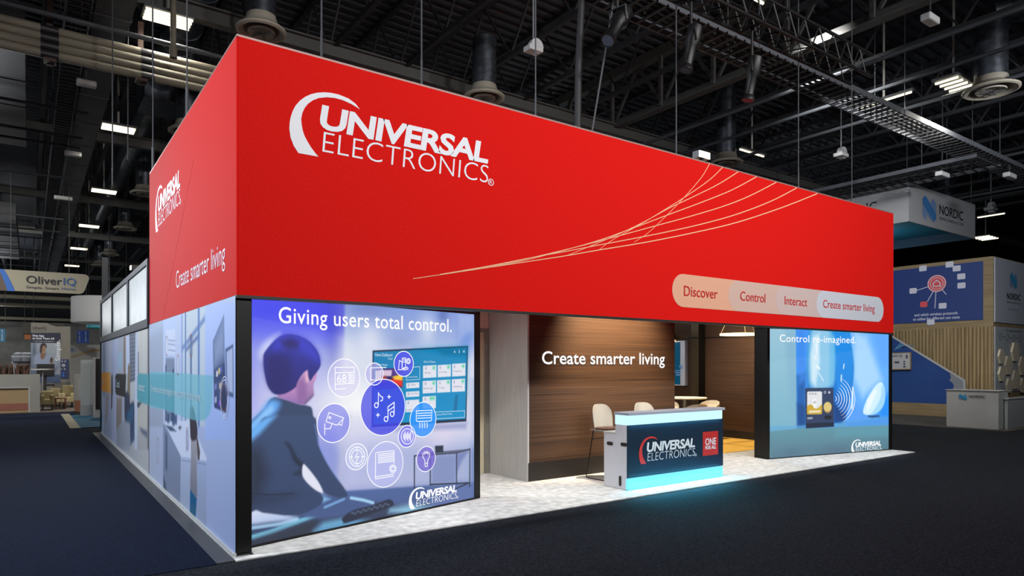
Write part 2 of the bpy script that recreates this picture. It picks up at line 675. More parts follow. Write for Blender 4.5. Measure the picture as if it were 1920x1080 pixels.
def logo(pl, L, R, B, T, parent, m_arc, m_text, off=.004):
    """the swoosh and the two lines of lettering; L, R, B, T: photo points at its four extremes"""
    a0, a1 = pl.px(*L)[0], pl.px(*R)[0]
    z0, z1 = pl.px(*B)[1], pl.px(*T)[1]
    w, h = a1 - a0, z1 - z0
    f = lambda p: (a0 + p[0] * w, z0 + p[1] * h)
    lg = MB().prism(pl, [f(p) for p in _swn], 0, off).build('logo_arc', m_arc, parent)
    mb = MB()
    ub = (_u0[1] * .3 + _u1[1] * .7)
    text_mb('UNIVERSAL', pl, f(_u0)[0], f(_u1)[0], f((0, ub))[1], (_ut[1] - _u1[1]) * h, off, .034, .12, .93, mb=mb)
    eb = (_e0[1] + _e1[1]) / 2
    text_mb('ELECTRONICS', pl, f(_e0)[0], f(_e1)[0], f((0, eb))[1], (_et[1] - _e0[1]) * h, off, -.014, .08, 1.02, mb=mb)
    r = .018 * w
    ca, cz = f(_rr)
    mb.ribbon(pl, circ(ca, cz, r * .85, 20), r * .2, off, True)
    text_mb('R', pl, ca - r * .4, ca + r * .4, cz - r * .45, r * .9, off, mb=mb)
    mb.build('logo_lettering', m_text, parent)
    return lg


def kp(k, x, y):
    return (k[0] + x / k[2], k[1] + y / k[2])


logo(FR, kp(KL, 98, 400), kp(KL, 1763, 836), kp(KL, 335, 628), kp(KL, 380, 90), hd, M_vinyl, M_vinyl, .003)
# side: the same logo and the tagline
kS = (280, 300, 3.6)
logo(SD, kp(kS, 42, 470), kp(kS, 215, 290), kp(kS, 46, 493), kp(kS, 77, 167), hd, M_vinyl, M_vinyl, .003)
text('tagline', 'Create smarter living', SD, kp(kS, 182, 866), kp(kS, 513, 700), kp(kS, 187, 750), M_vinyl, hd, .003, -.006)
# thin swoosh lines on the front
kW = (740, 290, 2.3415)
M_line = mat('pale_line', (240, 190, 150), .6)
LINES = [
    [(1383, 38), (1350, 95), (1300, 155), (1240, 220), (1170, 290), (1110, 345), (1050, 385)],
    [(1440, 55), (1380, 112), (1280, 182), (1180, 245), (1080, 305), (960, 372), (900, 415)],
    [(1508, 75), (1420, 130), (1310, 185), (1200, 237), (1100, 292), (980, 350), (850, 405), (750, 445)],
    [(1588, 97), (1480, 155), (1350, 208), (1200, 264), (1050, 321), (900, 375), (750, 418), (600, 457), (480, 482), (380, 500)],
    [(1675, 121), (1560, 180), (1450, 224), (1300, 270), (1150, 311), (1000, 352), (850, 392), (700, 429), (500, 474), (300, 511)],
    [(1765, 146), (1650, 205), (1500, 262), (1350, 304), (1200, 338), (1050, 368), (900, 396), (750, 425), (600, 452), (400, 491), (200, 525)],
    [(1855, 171), (1700, 232), (1500, 298), (1300, 345), (1100, 385), (900, 418), (750, 444), (600, 467), (400, 497), (200, 527), (80, 545)],
]


def smooth(pts, n=6):
    out = []
    P = [Vector(p) for p in pts]
    for i in range(len(P) - 1):
        p0, p1, p2, p3 = P[max(i - 1, 0)], P[i], P[i + 1], P[min(i + 2, len(P) - 1)]
        for k in range(n):
            t = k / n
            out.append(.5 * ((2 * p1) + (p2 - p0) * t + (2 * p0 - 5 * p1 + 4 * p2 - p3) * t * t + (3 * p1 - p0 - 3 * p2 + p3) * t ** 3))
    return out + [P[-1]]


for i, q in enumerate(LINES):
    pts = smooth([Vector(p) for p in FR.pts(kW, q)])
    n = len(pts)
    w = [.016 * (1 - .62 * j / n) * (.75 + .05 * i) for j in range(n)]
    MB().ribbon(FR, pts, w, .002 + .0002 * i).build('swoosh_line', M_line, hd)
# the pill-shaped banner
kB = (1240, 500, 4.3636)
pa0, pa1 = FR.px(*kp(kB, 88, 190))[0], FR.px(*kp(kB, 1815, 350))[0]
pz1 = (FR.px(*kp(kB, 400, 85))[1] + FR.px(*kp(kB, 1400, 207))[1]) / 2
pz0 = (FR.px(*kp(kB, 400, 349))[1] + FR.px(*kp(kB, 1400, 422))[1]) / 2
pr = (pz1 - pz0) / 2 * .99
for i, (x, c) in enumerate(((88, (224, 168, 140)), (548, (208, 176, 164)), (935, (204, 182, 178)), (1268, (200, 205, 216)))):
    a = pa0 if i == 0 else FR.px(*kp(kB, x, 230))[0]
    seg = MB().prism(FR, rrect(a, pa1, pz0, pz1, pr, 10), .002, .003 + i * .0012).build('banner_segment', mat('banner_tint_' + 'abcd'[i], c, .7), hd)
M_redtext = mat('red_lettering', (196, 30, 30), .6)
for b, L, R, T in (('Discover', (182, 240), (457, 260), (190, 156)), ('Control', (643, 278), (848, 292), (660, 203)), ('Interact', (1006, 311), (1190, 323), (1010, 240)), ('Create smarter living', (1320, 335), (1742, 372), (1335, 272))):
    text('banner_lettering', b, FR, kp(kB, *L), kp(kB, *R), kp(kB, *T), M_redtext, hd, .009, .004)

# ================================================================ corner post
pt = thing('corner_post', 'black corner post under the left front corner of the red header', 'post', (.1, .14, 0))
MB().box(.0, .145, .03, .2, .012, HZ0 - .03).build('post_tube', M_black, pt, bevel=.006)
MB().box(-.0, .16, .02, .22, .008, .014).build('foot_plate', M_black, pt)

# ================================================================ left light box
LB0, LB1 = Vector((.165, .262)), Vector((3.42, 1.075))
LB = PL(LB0, (LB1 - LB0))
LBW = (LB1 - LB0).length
lb = thing('light_box', 'large glowing light box with a boy watching a television, headed Giving users total control', 'light box', (LB.w(LBW / 2, 0).x, LB.w(LBW / 2, 0).y, .012))
LZ0, LZ1 = .035, 2.46
ga0, ga1 = .0, LB.px(888.5, 760)[0]
gz1 = LB.px(470, 552)[1]
gz1 = min(gz1, LB.px(889, 591.5)[1] + .03)
gz1 = (LB.px(470, 553)[1] + LB.px(889.5, 591)[1]) / 2
fb = MB()
fb.prism(LB, rect(ga0 - .0, ga1 + .11, .012, LZ0), -.2, .012).prism(LB, rect(ga0, ga1 + .11, gz1, gz1 + .14), -.2, .012)
fb.prism(LB, rect(ga0 - .03, ga0, .012, gz1 + .14), -.2, .012).prism(LB, rect(ga1, ga1 + .11, .012, gz1 + .14), -.2, .012)
fb.prism(LB, rect(ga0 - .03, ga1 + .11, .012, gz1 + .14), -.22, -.19)
fb.build('frame', M_black, lb)
k6, k7, k8, k9 = (440, 540, 4.154), (440, 780, 3.857), (640, 620, 3.4838), (580, 640, 4.91)
A = ART(LB, ga0, ga1, LZ0, gz1, 420, 330)
A.bil((92, 96, 240), (120, 155, 218), (205, 205, 232), (95, 120, 170))
A.poly([(100, 40), (856, 110), (850, 560), (100, 470)], (92, 98, 240), 1, .12, k6, (150, 160, 236))
A.poly([(100, 440), (856, 420), (850, 1080), (100, 1080)], (166, 174, 236), .95, .25, k6, (222, 220, 236))
A.poly([(620, 100), (856, 110), (850, 560), (720, 420)], (78, 84, 222), .75, .14, k6)
A.poly([(95, 40), (860, 110), (856, 300), (95, 300)], (86, 90, 240), .9, .3, k6)
A.poly([(720, 140), (858, 118), (854, 560), (770, 540)], (88, 94, 214), .8, .12, k6)
A.blob((780, 560), .15, .22, (150, 158, 212), .6, k6)
A.poly([(856, 118), (1900, 190), (1900, 700), (848, 620)], (140, 165, 222), 1, .03, k6, (206, 213, 236))
A.poly([(848, 420), (1900, 520), (1870, 1200), (840, 1200)], (214, 220, 236), .9, .18, k6, (222, 222, 236))
A.blob((1040, 170), .28, .12, (128, 146, 205), .8, k6)
A.blob((1620, 210), .1, .1, (105, 130, 190), .8, k6)
A.blob((1500, 330), .14, .2, (206, 218, 238), .9, k6)
A.blob((1050, 400), .2, .2, (226, 230, 242), .8, k6)
A.blob((1290, 420), .2, .12, (150, 168, 214), .6, k6)
A.blob((1800, 380), .15, .2, (112, 150, 222), .7, k6)
A.poly([(1740, 200), (1860, 210), (1850, 330), (1750, 400)], (186, 200, 236), .5, .06, k6)
A.blob((920, 900), .42, .32, (246, 248, 248), .95, k6)
A.blob((860, 700), .12, .5, (236, 238, 242), .7, k6)
A.poly([(790, 0), (840, 0), (775, 560), (720, 560)], (186, 190, 214), .55, .05, k7)
A.poly([(770, 0), (1720, -20), (1720, 500), (770, 540)], (212, 212, 236), .6, .12, k7)
A.blob((1500, 120), .25, .2, (226, 216, 236), .6, k7)
# floor of the room in the picture
A.poly([(760, 545), (1730, 480), (1730, 660), (700, 800)], (88, 112, 166), 1, .02, k7, (72, 92, 140))
A.poly([(1500, 500), (1740, 480), (1740, 700), (1300, 700)], (118, 136, 190), .6, .1, k7)
# side table and its shade
A.poly([(1420, 280), (1600, 270), (1600, 480), (1420, 500)], (126, 140, 186), .7, .06, k7)
A.poly([(1600, 270), (1700, 240), (1640, 330), (1600, 420)], (100, 116, 170), .6, .04, k7)
for q in ([(1298, 288), (1600, 267), (1700, 240)], [(1298, 288), (1298, 520)], [(1413, 280), (1413, 500)], [(1603, 267), (1603, 490)], [(1700, 240), (1698, 510)], [(1413, 495), (1690, 483)], [(1690, 483), (1600, 525)]):
    A.line(q, .016, (38, 44, 62), 1, k7)
A.poly([(1298, 288), (1420, 262), (1700, 238), (1600, 268)], (92, 100, 125), .9, .008, k7)
A.poly([(1447, 216), (1507, 213), (1507, 262), (1450, 264)], (48, 56, 78), 1, .01, k7)
# couch, pillows, legs
A.poly([(80, 620), (560, 600), (1000, 620), (1250, 650), (1420, 640), (1100, 760), (560, 870), (80, 990)], (84, 108, 156), 1, .03, k7, (48, 58, 82))
A.poly([(80, 660), (220, 650), (330, 690), (455, 735), (440, 770), (260, 780), (80, 800)], (226, 230, 246), 1, .05, k7, (170, 190, 226))
A.poly([(80, 800), (440, 760), (600, 700), (600, 740), (380, 820), (80, 900)], (60, 82, 118), 1, .05, k7)
A.line([(85, 890), (260, 838), (430, 775), (600, 712)], .05, (140, 214, 240), .9, k7)
A.line([(85, 815), (330, 780), (450, 745)], .035, (180, 216, 244), .8, k7)
A.poly([(80, 910), (600, 740), (570, 860), (80, 975)], (52, 60, 80), 1, .06, k7)
A.poly([(565, 830), (640, 770), (800, 735), (1000, 760), (840, 815), (570, 862)], (126, 192, 228), .95, .05, k7, (90, 140, 180))
A.poly([(1120, 665), (1260, 640), (1420, 650), (1260, 712), (1110, 700)], (150, 200, 226), .9, .05, k7)
A.poly([(560, 560), (700, 570), (830, 590), (1000, 640), (900, 690), (640, 740), (430, 700), (420, 600)], (78, 98, 146), 1, .03, k7)
A.line([(840, 592), (930, 608), (1000, 628)], .035, (176, 220, 246), .9, k7)
A.poly([(570, 560), (640, 580), (690, 600), (640, 622), (590, 610)], (150, 206, 246), .9, .03, k7)
A.line([(650, 660), (720, 630), (790, 600)], .03, (140, 196, 240), .7, k7)
# keyboard
A.poly([(780, 735), (860, 680), (1000, 645), (1110, 603), (1146, 628), (1130, 655), (1000, 705), (810, 772), (780, 760)], (40, 48, 72), 1, .012, k7)
for i in range(14):
    t = i / 13
    A.blob((850 + 260 * t, 700 - 70 * t + 12 * (i % 2)), .022, .012, (120, 140, 170), .7, k7)
# boy: shirt, arm
A.poly([(320, 850), (270, 872), (235, 930), (180, 985), (115, 1060), (100, 1200), (100, 1700), (640, 1700), (640, 1100), (612, 1010), (598, 935), (560, 915), (505, 905), (420, 875)], (66, 82, 116), 1, .014, k6, (62, 78, 112))
A.poly([(270, 872), (350, 890), (330, 960), (250, 1040), (190, 1180), (100, 1260), (100, 1080), (180, 985)], (110, 176, 245), .95, .05, k6)
A.poly([(230, 960), (290, 910), (300, 950), (200, 1060), (120, 1150), (110, 1090)], (160, 208, 250), .9, .04, k6)
A.poly([(98, 190), (170, 60), (250, 0), (560, 0), (575, 90), (600, 200), (650, 310), (705, 405), (765, 485), (805, 545), (812, 578), (760, 592), (690, 575), (640, 548), (606, 470), (560, 385), (520, 365), (500, 350), (490, 430), (530, 490), (600, 545), (640, 600), (590, 660), (450, 715), (300, 698), (200, 650), (90, 668)], (70, 88, 124), 1, .014, k7, (60, 76, 112))
A.poly([(96, 120), (150, 50), (240, 0), (300, 0), (180, 130), (110, 190)], (118, 184, 246), .95, .04, k7)
A.poly([(365, 190), (400, 210), (450, 300), (500, 350), (495, 385), (430, 330), (400, 250)], (40, 50, 70), .9, .03, k7)
A.poly([(420, 420), (480, 380), (490, 420), (470, 430)], (44, 56, 76), .8, .03, k7)
A.poly([(100, 250), (180, 240), (240, 420), (180, 560), (100, 640)], (40, 46, 62), .7, .12, k7)
A.poly([(100, 560), (300, 570), (420, 555), (470, 570), (300, 640), (100, 650)], (48, 60, 86), .6, .08, k7)
A.line([(100, 555), (260, 570), (420, 560)], .02, (44, 54, 76), .7, k7)
A.poly([(492, 352), (520, 366), (602, 472), (636, 552), (590, 540), (526, 486), (488, 428)], (226, 228, 242), 1, .012, k7)
A.line([(575, 60), (602, 200), (650, 310), (760, 480)], .015, (120, 150, 210), .5, k7)
# boy: neck, face, ear, hair
A.poly([(330, 850), (350, 800), (470, 770), (520, 880), (505, 908), (420, 880)], (200, 150, 200), 1, .014, k6, (150, 120, 180))
A.poly([(470, 770), (490, 700), (560, 640), (632, 640), (634, 690), (612, 760), (614, 832), (580, 872), (545, 906), (500, 900), (488, 850)], (212, 168, 208), 1, .012, k6, (150, 118, 170))
A.poly([(480, 740), (530, 690), (560, 760), (555, 860), (500, 895), (488, 840)], (150, 110, 168), .8, .04, k6)
A.poly([(545, 900), (590, 850), (612, 832), (580, 872)], (96, 78, 120), .7, .03, k6)
A.poly([(552, 665), (575, 650), (585, 690), (565, 740), (552, 720)], (226, 182, 206), 1, .012, k6)
A.poly([(612, 660), (636, 648), (632, 700), (618, 720)], (196, 150, 200), .8, .02, k6)
A.poly([(205, 560), (190, 500), (225, 430), (290, 380), (350, 358), (300, 430), (240, 520)], (226, 232, 250), .7, .05, k6)
A.poly([(222, 560), (228, 510), (270, 450), (320, 400), (370, 368), (430, 359), (500, 372), (570, 408), (622, 460), (656, 520), (668, 590), (655, 630), (610, 690), (588, 722), (572, 690), (566, 640), (535, 660), (505, 700), (482, 745), (470, 775), (400, 818), (330, 830), (288, 810), (255, 760), (236, 690), (224, 620)], (66, 70, 182), 1, .012, k6, (50, 50, 118))
A.poly([(330, 400), (430, 362), (560, 410), (640, 500), (650, 580), (560, 520), (470, 470), (390, 470), (300, 500)], (72, 78, 208), .8, .07, k6)
A.poly([(360, 410), (440, 385), (500, 420), (490, 470), (420, 480), (370, 450)], (52, 48, 110), .8, .05, k6)
A.poly([(240, 540), (330, 500), (420, 540), (440, 640), (400, 760), (320, 800), (260, 720)], (48, 46, 112), .7, .08, k6)
# television
A.poly([(190, 640), (820, 600), (812, 640), (240, 660)], (140, 150, 196), .7, .05, k8)
A.poly([(203, 130), (826, 100), (815, 592), (196, 631)], (26, 44, 72), 1, .008, k8)
A.poly([(210, 139), (820, 108), (809, 576), (205, 614)], (0, 134, 184), 1, .006, k8, (0, 152, 205))
A.poly([(480, 125), (820, 108), (812, 420), (500, 420)], (0, 150, 200), .5, .1, k8)
A.poly([(620, 115), (820, 108), (818, 165), (660, 160)], (0, 118, 160), .6, .05, k8)
A.poly([(225, 250), (400, 243), (398, 370), (224, 384)], (52, 40, 110), 1, .008, k8)
A.poly([(260, 255), (398, 246), (398, 300), (300, 290)], (90, 60, 150), 1, .02, k8)
A.poly([(300, 330), (360, 300), (398, 310), (398, 368), (340, 350)], (226, 60, 52), 1, .02, k8)
A.poly([(330, 300), (398, 285), (398, 325), (350, 320)], (245, 205, 60), 1, .015, k8)
A.poly([(228, 350), (320, 330), (350, 372), (226, 380)], (38, 56, 170), 1, .02, k8)
A.poly([(250, 258), (330, 258), (325, 296), (262, 300)], (232, 214, 226), .9, .012, k8)
A.poly([(230, 300), (290, 296), (300, 330), (232, 345)], (196, 60, 60), .8, .02, k8)
TILES = [(532, 225, 620, 308), (628, 221, 714, 303), (722, 213, 809, 298), (530, 325, 617, 409), (624, 320, 711, 404), (720, 314, 806, 399), (529, 426, 616, 509), (422, 337, 508, 376), (421, 395, 508, 433), (419, 450, 507, 531)]
for x0, y0, x1, y1 in TILES:
    A.poly([(x0, y0 + 4), (x1, y0 - 1), (x1, y1 - 3), (x0, y1 + 2)], (226, 228, 238), 1, .006, k8)
for x, y in ((603, 243), (698, 237), (794, 232), (602, 342), (697, 336), (792, 331), (584, 442), (601, 441)):
    A.blob((x, y), .022, .022, (80, 206, 160), 1, k8)
for x, y in ((551, 246), (645, 242), (738, 236), (548, 346), (642, 341), (736, 336), (547, 446), (438, 356), (438, 413), (436, 471)):
    A.blob((x, y), .012, .016, (150, 150, 190), .9, k8)
A.poly([(730, 520), (745, 420), (760, 420), (752, 520)], (10, 96, 140), .6, .02, k8)
A.gam = 1.12
A.build('print_sheet', print_mat('backlit_print', 1.0), lb, .004)
# circles with icons
M_ic = M_white_glow


def disc(pl, k, c, rz, col, alpha, par, off):
    a, z = pl.pts(k, [c])[0]
    r = z - pl.pts(k, [(c[0], c[1] + rz)])[0][1]
    m = mat('tint_%d_%d_%d' % col, col, .5, 0, 1.0)
    if alpha < 1:
        m = mat('tint_%d_%d_%d_%d' % (col + (int(alpha * 100),)), col, .5, 0, 1.0)
        m.node_tree.nodes['Principled BSDF'].inputs['Alpha'].default_value = alpha
    d = MB().sheet(pl, circ(a, z, r, 56), off).build('icon_disc', m, par)
    MB().ribbon(pl, circ(a, z, r, 64), .0095, off + .0015, True).build('icon_ring', M_ic, d)
    return d, a, z, r


def strokes(pl, k, lines, par, w=.0085, off=.012, name='icon_drawing'):
    mb = MB()
    for q in lines:
        pts = pl.pts(k, q)
        cl = len(pts) > 2 and (Vector(pts[0]) - Vector(pts[-1])).length < 1e-6
        mb.ribbon(pl, pts[:-1] if cl else pts, w, off, cl)
    return mb.build(name, M_ic, par)


def el(cx, cy, rx, ry, n=20, t0=0, t1=360):
    return [(cx + rx * math.cos(math.radians(t0 + (t1 - t0) * i / n)), cy + ry * math.sin(math.radians(t0 + (t1 - t0) * i / n))) for i in range(n + 1)]


d, *_ = disc(LB, k9, (317, 337), 175, (206, 200, 240), .45, lb, .006)
strokes(LB, k9, [[(232, 240), (408, 238), (405, 385), (232, 395), (232, 240)], [(232, 290), (408, 285)], [(232, 395), (232, 442), (330, 436)], [(362, 287), (362, 388)], [(362, 337), (406, 335)], el(381, 312, 9, 11, 10), el(382, 362, 9, 11, 10)], d)
text('icon_numerals', '68', LB, kp(k9, 250, 380), kp(k9, 335, 380), kp(k9, 260, 305), M_ic, d, .012, -.008)
d, *_ = disc(LB, k9, (222, 752), 178, (128, 132, 230), .75, lb, .006)
strokes(LB, k9, [[(175, 655), (312, 705), (250, 772), (148, 738), (175, 655)], [(305, 722), (292, 772), (262, 762)], [(136, 755), (136, 862)], [(136, 805), (188, 802), (203, 760)], el(183, 702, 9, 10, 10)], d)
d, *_ = disc(LB, k8, (213, 283), 72, (176, 168, 232), .6, lb, .007)
strokes(LB, k8, [[(186, 243), (290, 240)], [(186, 243), (186, 322), (240, 322)]] + [[(222 + 8 * i, 262 - i), (222 + 8 * i, 318)] for i in range(5)], d)
d, *_ = disc(LB, k8, (272, 500), 183, (66, 70, 226), .86, lb, .008)
strokes(LB, k8, [el(224, 487, 12, 16), [(237, 485), (237, 406), (248, 425), (266, 436), (262, 455), (250, 460)], el(287, 577, 12, 16), el(327, 544, 12, 16), [(300, 575), (300, 497), (340, 468), (340, 542)], [(300, 525), (340, 495)], [(296, 432), (318, 431)], [(307, 419), (307, 445)], [(223, 551), (246, 550)], [(234, 537), (234, 565)]], d, .011, .014)
d, *_ = disc(LB, k8, (404, 217), 82, (88, 88, 232), .88, lb, .010)
strokes(LB, k8, [[(368, 255), (374, 195), (391, 205), (391, 255), (368, 255)], [(392, 180), (414, 178), (414, 245), (392, 250), (392, 180)], [(396, 192), (412, 191)], [(396, 205), (412, 204)], el(432, 199, 13, 17), el(432, 199, 7, 9, 12), [(400, 256), (402, 243), (425, 238), (430, 250), (400, 258)]], d, .009, .016)
d, *_ = disc(LB, k8, (531, 580), 113, (44, 150, 250), .9, lb, .010)
strokes(LB, k8, [[(484, 524), (586, 519), (583, 585), (575, 590), (492, 593), (484, 588), (484, 524)], [(490, 540), (580, 536)], [(490, 556), (580, 552)], [(490, 572), (580, 568)]] + [[(508 + 16 * i, 598), (504 + 16 * i, 608), (510 + 16 * i, 618), (505 + 16 * i, 628), (508 + 16 * i, 636)] for i in range(4)], d, .009, .016)
d, *_ = disc(LB, k8, (425, 690), 72, (120, 116, 232), .8, lb, .009)
strokes(LB, k8, [el(425, 690, 40, 50)] + [[(400 + 6 * i, 690 - 14 - 10 * (i % 3)), (400 + 6 * i, 690 + 14 + 10 * (i % 3))] for i in range(9)], d, .009, .016)
d, *_ = disc(LB, k8, (98, 823), 85, (204, 210, 240), .45, lb, .006)
strokes(LB, k8, [el(98, 823, 50, 64), el(98, 823, 36, 46), [(98, 758), (98, 790)], [(98, 855), (98, 888)], [(48, 825), (70, 824)], [(126, 822), (148, 821)], [(105, 795), (86, 828), (110, 822), (92, 855)]], d, .008, .012)
d, *_ = disc(LB, k8, (286, 873), 148, (184, 188, 240), .6, lb, .006)
strokes(LB, k8, [[(222, 796), (340, 783)], [(218, 968), (220, 796)], [(218, 968), (340, 948)], [(218, 955), (338, 935)], [(340, 783), (340, 870)]] + [[(234, 808 + 11 * i), (338, 797 + 11 * i)] for i in range(6)] + [el(333, 901, 11, 14, 14), [(333 + (21 if j % 4 < 2 else 26) * math.cos(j * math.pi / 16) * .85, 901 + (21 if j % 4 < 2 else 26) * math.sin(j * math.pi / 16)) for j in range(33)]], d, .009, .012)
d, *_ = disc(LB, k8, (550, 838), 82, (116, 96, 206), .75, lb, .008)
strokes(LB, k8, [[(541, 862), (540, 845), (528, 825), (527, 806), (537, 793), (550, 790), (563, 793), (573, 805), (571, 825), (559, 845), (558, 862)], [(541, 866), (558, 864), (556, 885), (543, 886), (541, 866)], el(550, 812, 12, 13, 14, 180, 360)], d, .009, .014)
# writing on the television in the picture
M_tvt = mat('screen_lettering', (215, 238, 248), .5, 0, .9)
tv = MB()
for b, x0, y0, x1, y1, cap in (('Home Dashboard', 219, 171, 331, 165, 14), ('ThinQ', 300, 190, 332, 188, 8), ('TV & Media', 222, 232, 300, 226, 8), ('Other IoT Device', 536, 212, 612, 207, 9), ('Connect Mobile IoT Device', 621, 553, 722, 548, 8), ('Connect Mobile', 430, 308, 496, 305, 7)):
    a0, z0 = LB.pts(k8, [(x0, y0)])[0]
    a1, z1 = LB.pts(k8, [(x1, y1)])[0]
    text_mb(b, LB, a0, a1, (z0 + z1) / 2, cap * .0027, .006, mb=tv)
for q in ([(424, 241), (511, 235), (510, 318), (424, 324), (424, 241)], [(585, 533), (804, 523), (803, 566), (585, 577), (585, 533)]):
    tv.ribbon(LB, LB.pts(k8, q)[:-1], .006, .006, True)
tv.ribbon(LB, LB.pts(k8, [(439, 250), (439, 268)]), .006, .006).ribbon(LB, LB.pts(k8, [(431, 260), (447, 259)]), .006, .006)
tv.ribbon(LB, LB.pts(k8, [(792, 130), (805, 143)]), .007, .006).ribbon(LB, LB.pts(k8, [(805, 130), (792, 143)]), .007, .006)
for y in (130, 137, 144):
    tv.sheet(LB, circ(*LB.pts(k8, [(768, y)])[0], .007, 8), .006)
tv.ribbon(LB, LB.pts(k8, [(733, 145), (738, 132), (744, 145)]), .007, .006)
tv.build('screen_lettering', M_tvt, lb)
tl = MB()
for b, x0, y0, w in (('LIFX Bulb', 541, 282, 40), ('Air Purifier', 636, 277, 52), ('Living Room', 731, 270, 55), ('Bedroom light', 537, 383, 60), ('TV Light', 632, 378, 40), ('TRADFRI bulb', 727, 372, 60), ('TRADFRI', 537, 484, 42), ('AirPlay', 452, 359, 30), ('Sound Share', 450, 416, 52), ('Control Others', 424, 522, 62)):
    a0, z0 = LB.pts(k8, [(x0, y0)])[0]
    a1, z1 = LB.pts(k8, [(x0 + w, y0 - 2)])[0]
    text_mb(b, LB, a0, a1, (z0 + z1) / 2, .022, .006, mb=tl)
tl.build('tile_lettering', mat('tile_lettering', (120, 124, 150), .5, 0, .8), lb)
text('headline', 'Giving users total control.', LB, kp(k6, 340, 266), kp(k6, 1687, 346), kp(k6, 372, 149), M_white_glow, lb, .008, .006, 0, 1.05)
logo(LB, kp(k7, 1258, 600), kp(k7, 1612, 585), kp(k7, 1298, 669), kp(k7, 1345, 513), lb, M_white_glow, M_white_glow, .009)

# ================================================================ right light box
RB0, RB1 = Vector((9.99, 1.0)), Vector((13.28, .385))
RB = PL(RB0, RB1 - RB0)
rb = thing('light_box', 'glowing light box with a blue vase and small device, headed Control re-imagined', 'light box', (RB.w(1.6, 0).x, RB.w(1.6, 0).y, .012))
k4 = (1420, 600, 3.857)
ra0, ra1 = RB.px(*kp(k4, 86, 500))[0], RB.px(*kp(k4, 948, 500))[0]
rz0 = .03
rz1 = (RB.px(*kp(k4, 82, 69))[1] + RB.px(*kp(k4, 945, 84))[1]) / 2
rf = MB()
rf.prism(RB, rect(ra0 - .06, ra1 + .1, .012, rz0), -.3, .015).prism(RB, rect(ra0 - .06, ra1 + .1, rz1, rz1 + .04), -.3, .015)
rf.prism(RB, rect(ra0 - .06, ra0, .012, rz1 + .04), -.3, .015).prism(RB, rect(ra1, ra1 + .1, .012, rz1 + .04), -.3, .015).prism(RB, rect(ra0 - .06, ra1 + .1, .012, rz1 + .04), -.32, -.28)
rf.build('frame', M_black, rb)
A = ART(RB, ra0, ra1, rz0, rz1, 330, 260, k4)
A.bil((150, 198, 220), (70, 150, 250), (110, 158, 172), (96, 140, 156))
A.poly([(80, 60), (280, 60), (286, 780), (90, 800)], (156, 200, 220), 1, .03, None, (122, 178, 200))
A.poly([(200, 60), (284, 60), (290, 780), (240, 780)], (128, 178, 206), .6, .1)
A.poly([(276, 60), (960, 60), (960, 800), (286, 780)], (70, 152, 250), 1, .015, None, (52, 140, 236))
A.poly([(640, 60), (960, 60), (960, 770), (640, 780)], (112, 182, 255), 1, .08, None, (92, 172, 255))
A.poly([(700, 80), (790, 120), (900, 430), (760, 560), (690, 420)], (176, 220, 255), .9, .14)
A.poly([(820, 60), (960, 60), (960, 330), (900, 330)], (92, 166, 255), .8, .12)
A.poly([(900, 560), (960, 520), (960, 770), (860, 740)], (24, 140, 250), .8, .12)
A.poly([(690, 600), (860, 690), (960, 720), (960, 770), (620, 780)], (88, 160, 248), .8, .1)
A.poly([(286, 400), (345, 380), (345, 780), (290, 780)], (22, 92, 168), .9, .06)
A.poly([(286, 70), (340, 70), (345, 430), (300, 470)], (60, 140, 236), .7, .06)
A.poly([(392, 60), (365, 170), (352, 330), (360, 460), (372, 560), (420, 720), (560, 745), (625, 740), (645, 680), (682, 520), (697, 380), (693, 280), (676, 160), (642, 70)], (26, 146, 232), 1, .02, None, (10, 96, 190))
A.poly([(400, 60), (520, 60), (545, 250), (545, 470), (400, 500), (368, 400), (370, 200)], (150, 205, 236), .95, .09)
A.poly([(405, 120), (445, 100), (450, 300), (420, 480), (390, 440), (385, 250)], (214, 238, 250), .9, .06)
A.poly([(520, 90), (560, 120), (570, 300), (545, 470), (520, 470)], (110, 190, 234), .9, .06)
A.poly([(560, 80), (640, 90), (690, 280), (690, 420), (640, 600), (570, 500)], (22, 142, 234), .8, .06)
A.line([(640, 90), (680, 200), (694, 330), (690, 440), (660, 580)], .03, (60, 150, 220), .8)
A.line([(392, 70), (362, 200), (352, 350)], .02, (70, 160, 230), .8)
for q, w in (([(428, 170), (430, 240)], .05), ([(420, 262), (420, 275)], .04), ([(430, 335), (448, 352)], .05), ([(607, 400), (605, 440)], .035), ([(626, 320), (622, 350)], .03), ([(440, 380), (478, 440)], .02), ([(690, 490), (684, 640)], .04)):
    A.line(q, w, (236, 248, 255), .9)
A.poly([(550, 600), (640, 690), (620, 735), (560, 745)], (14, 60, 120), .8, .04)
A.poly([(286, 600), (350, 620), (350, 765), (290, 770)], (20, 70, 130), .7, .06)
A.poly([(90, 806), (286, 785), (560, 775), (956, 762), (956, 700), (640, 735), (560, 745), (286, 765), (90, 770)], (96, 168, 214), .75, .03)
A.poly([(640, 745), (956, 700), (956, 764), (640, 775)], (76, 152, 240), .8, .04)
A.poly([(86, 806), (300, 786), (956, 762), (965, 945), (95, 1010)], (98, 150, 166), 1, .008, None, (84, 122, 140))
A.poly([(560, 778), (956, 764), (956, 840), (560, 850)], (96, 160, 178), .6, .1)
A.blob((560, 940), .5, .1, (78, 100, 130), .5)
A.blob((250, 960), .3, .1, (70, 100, 130), .4)
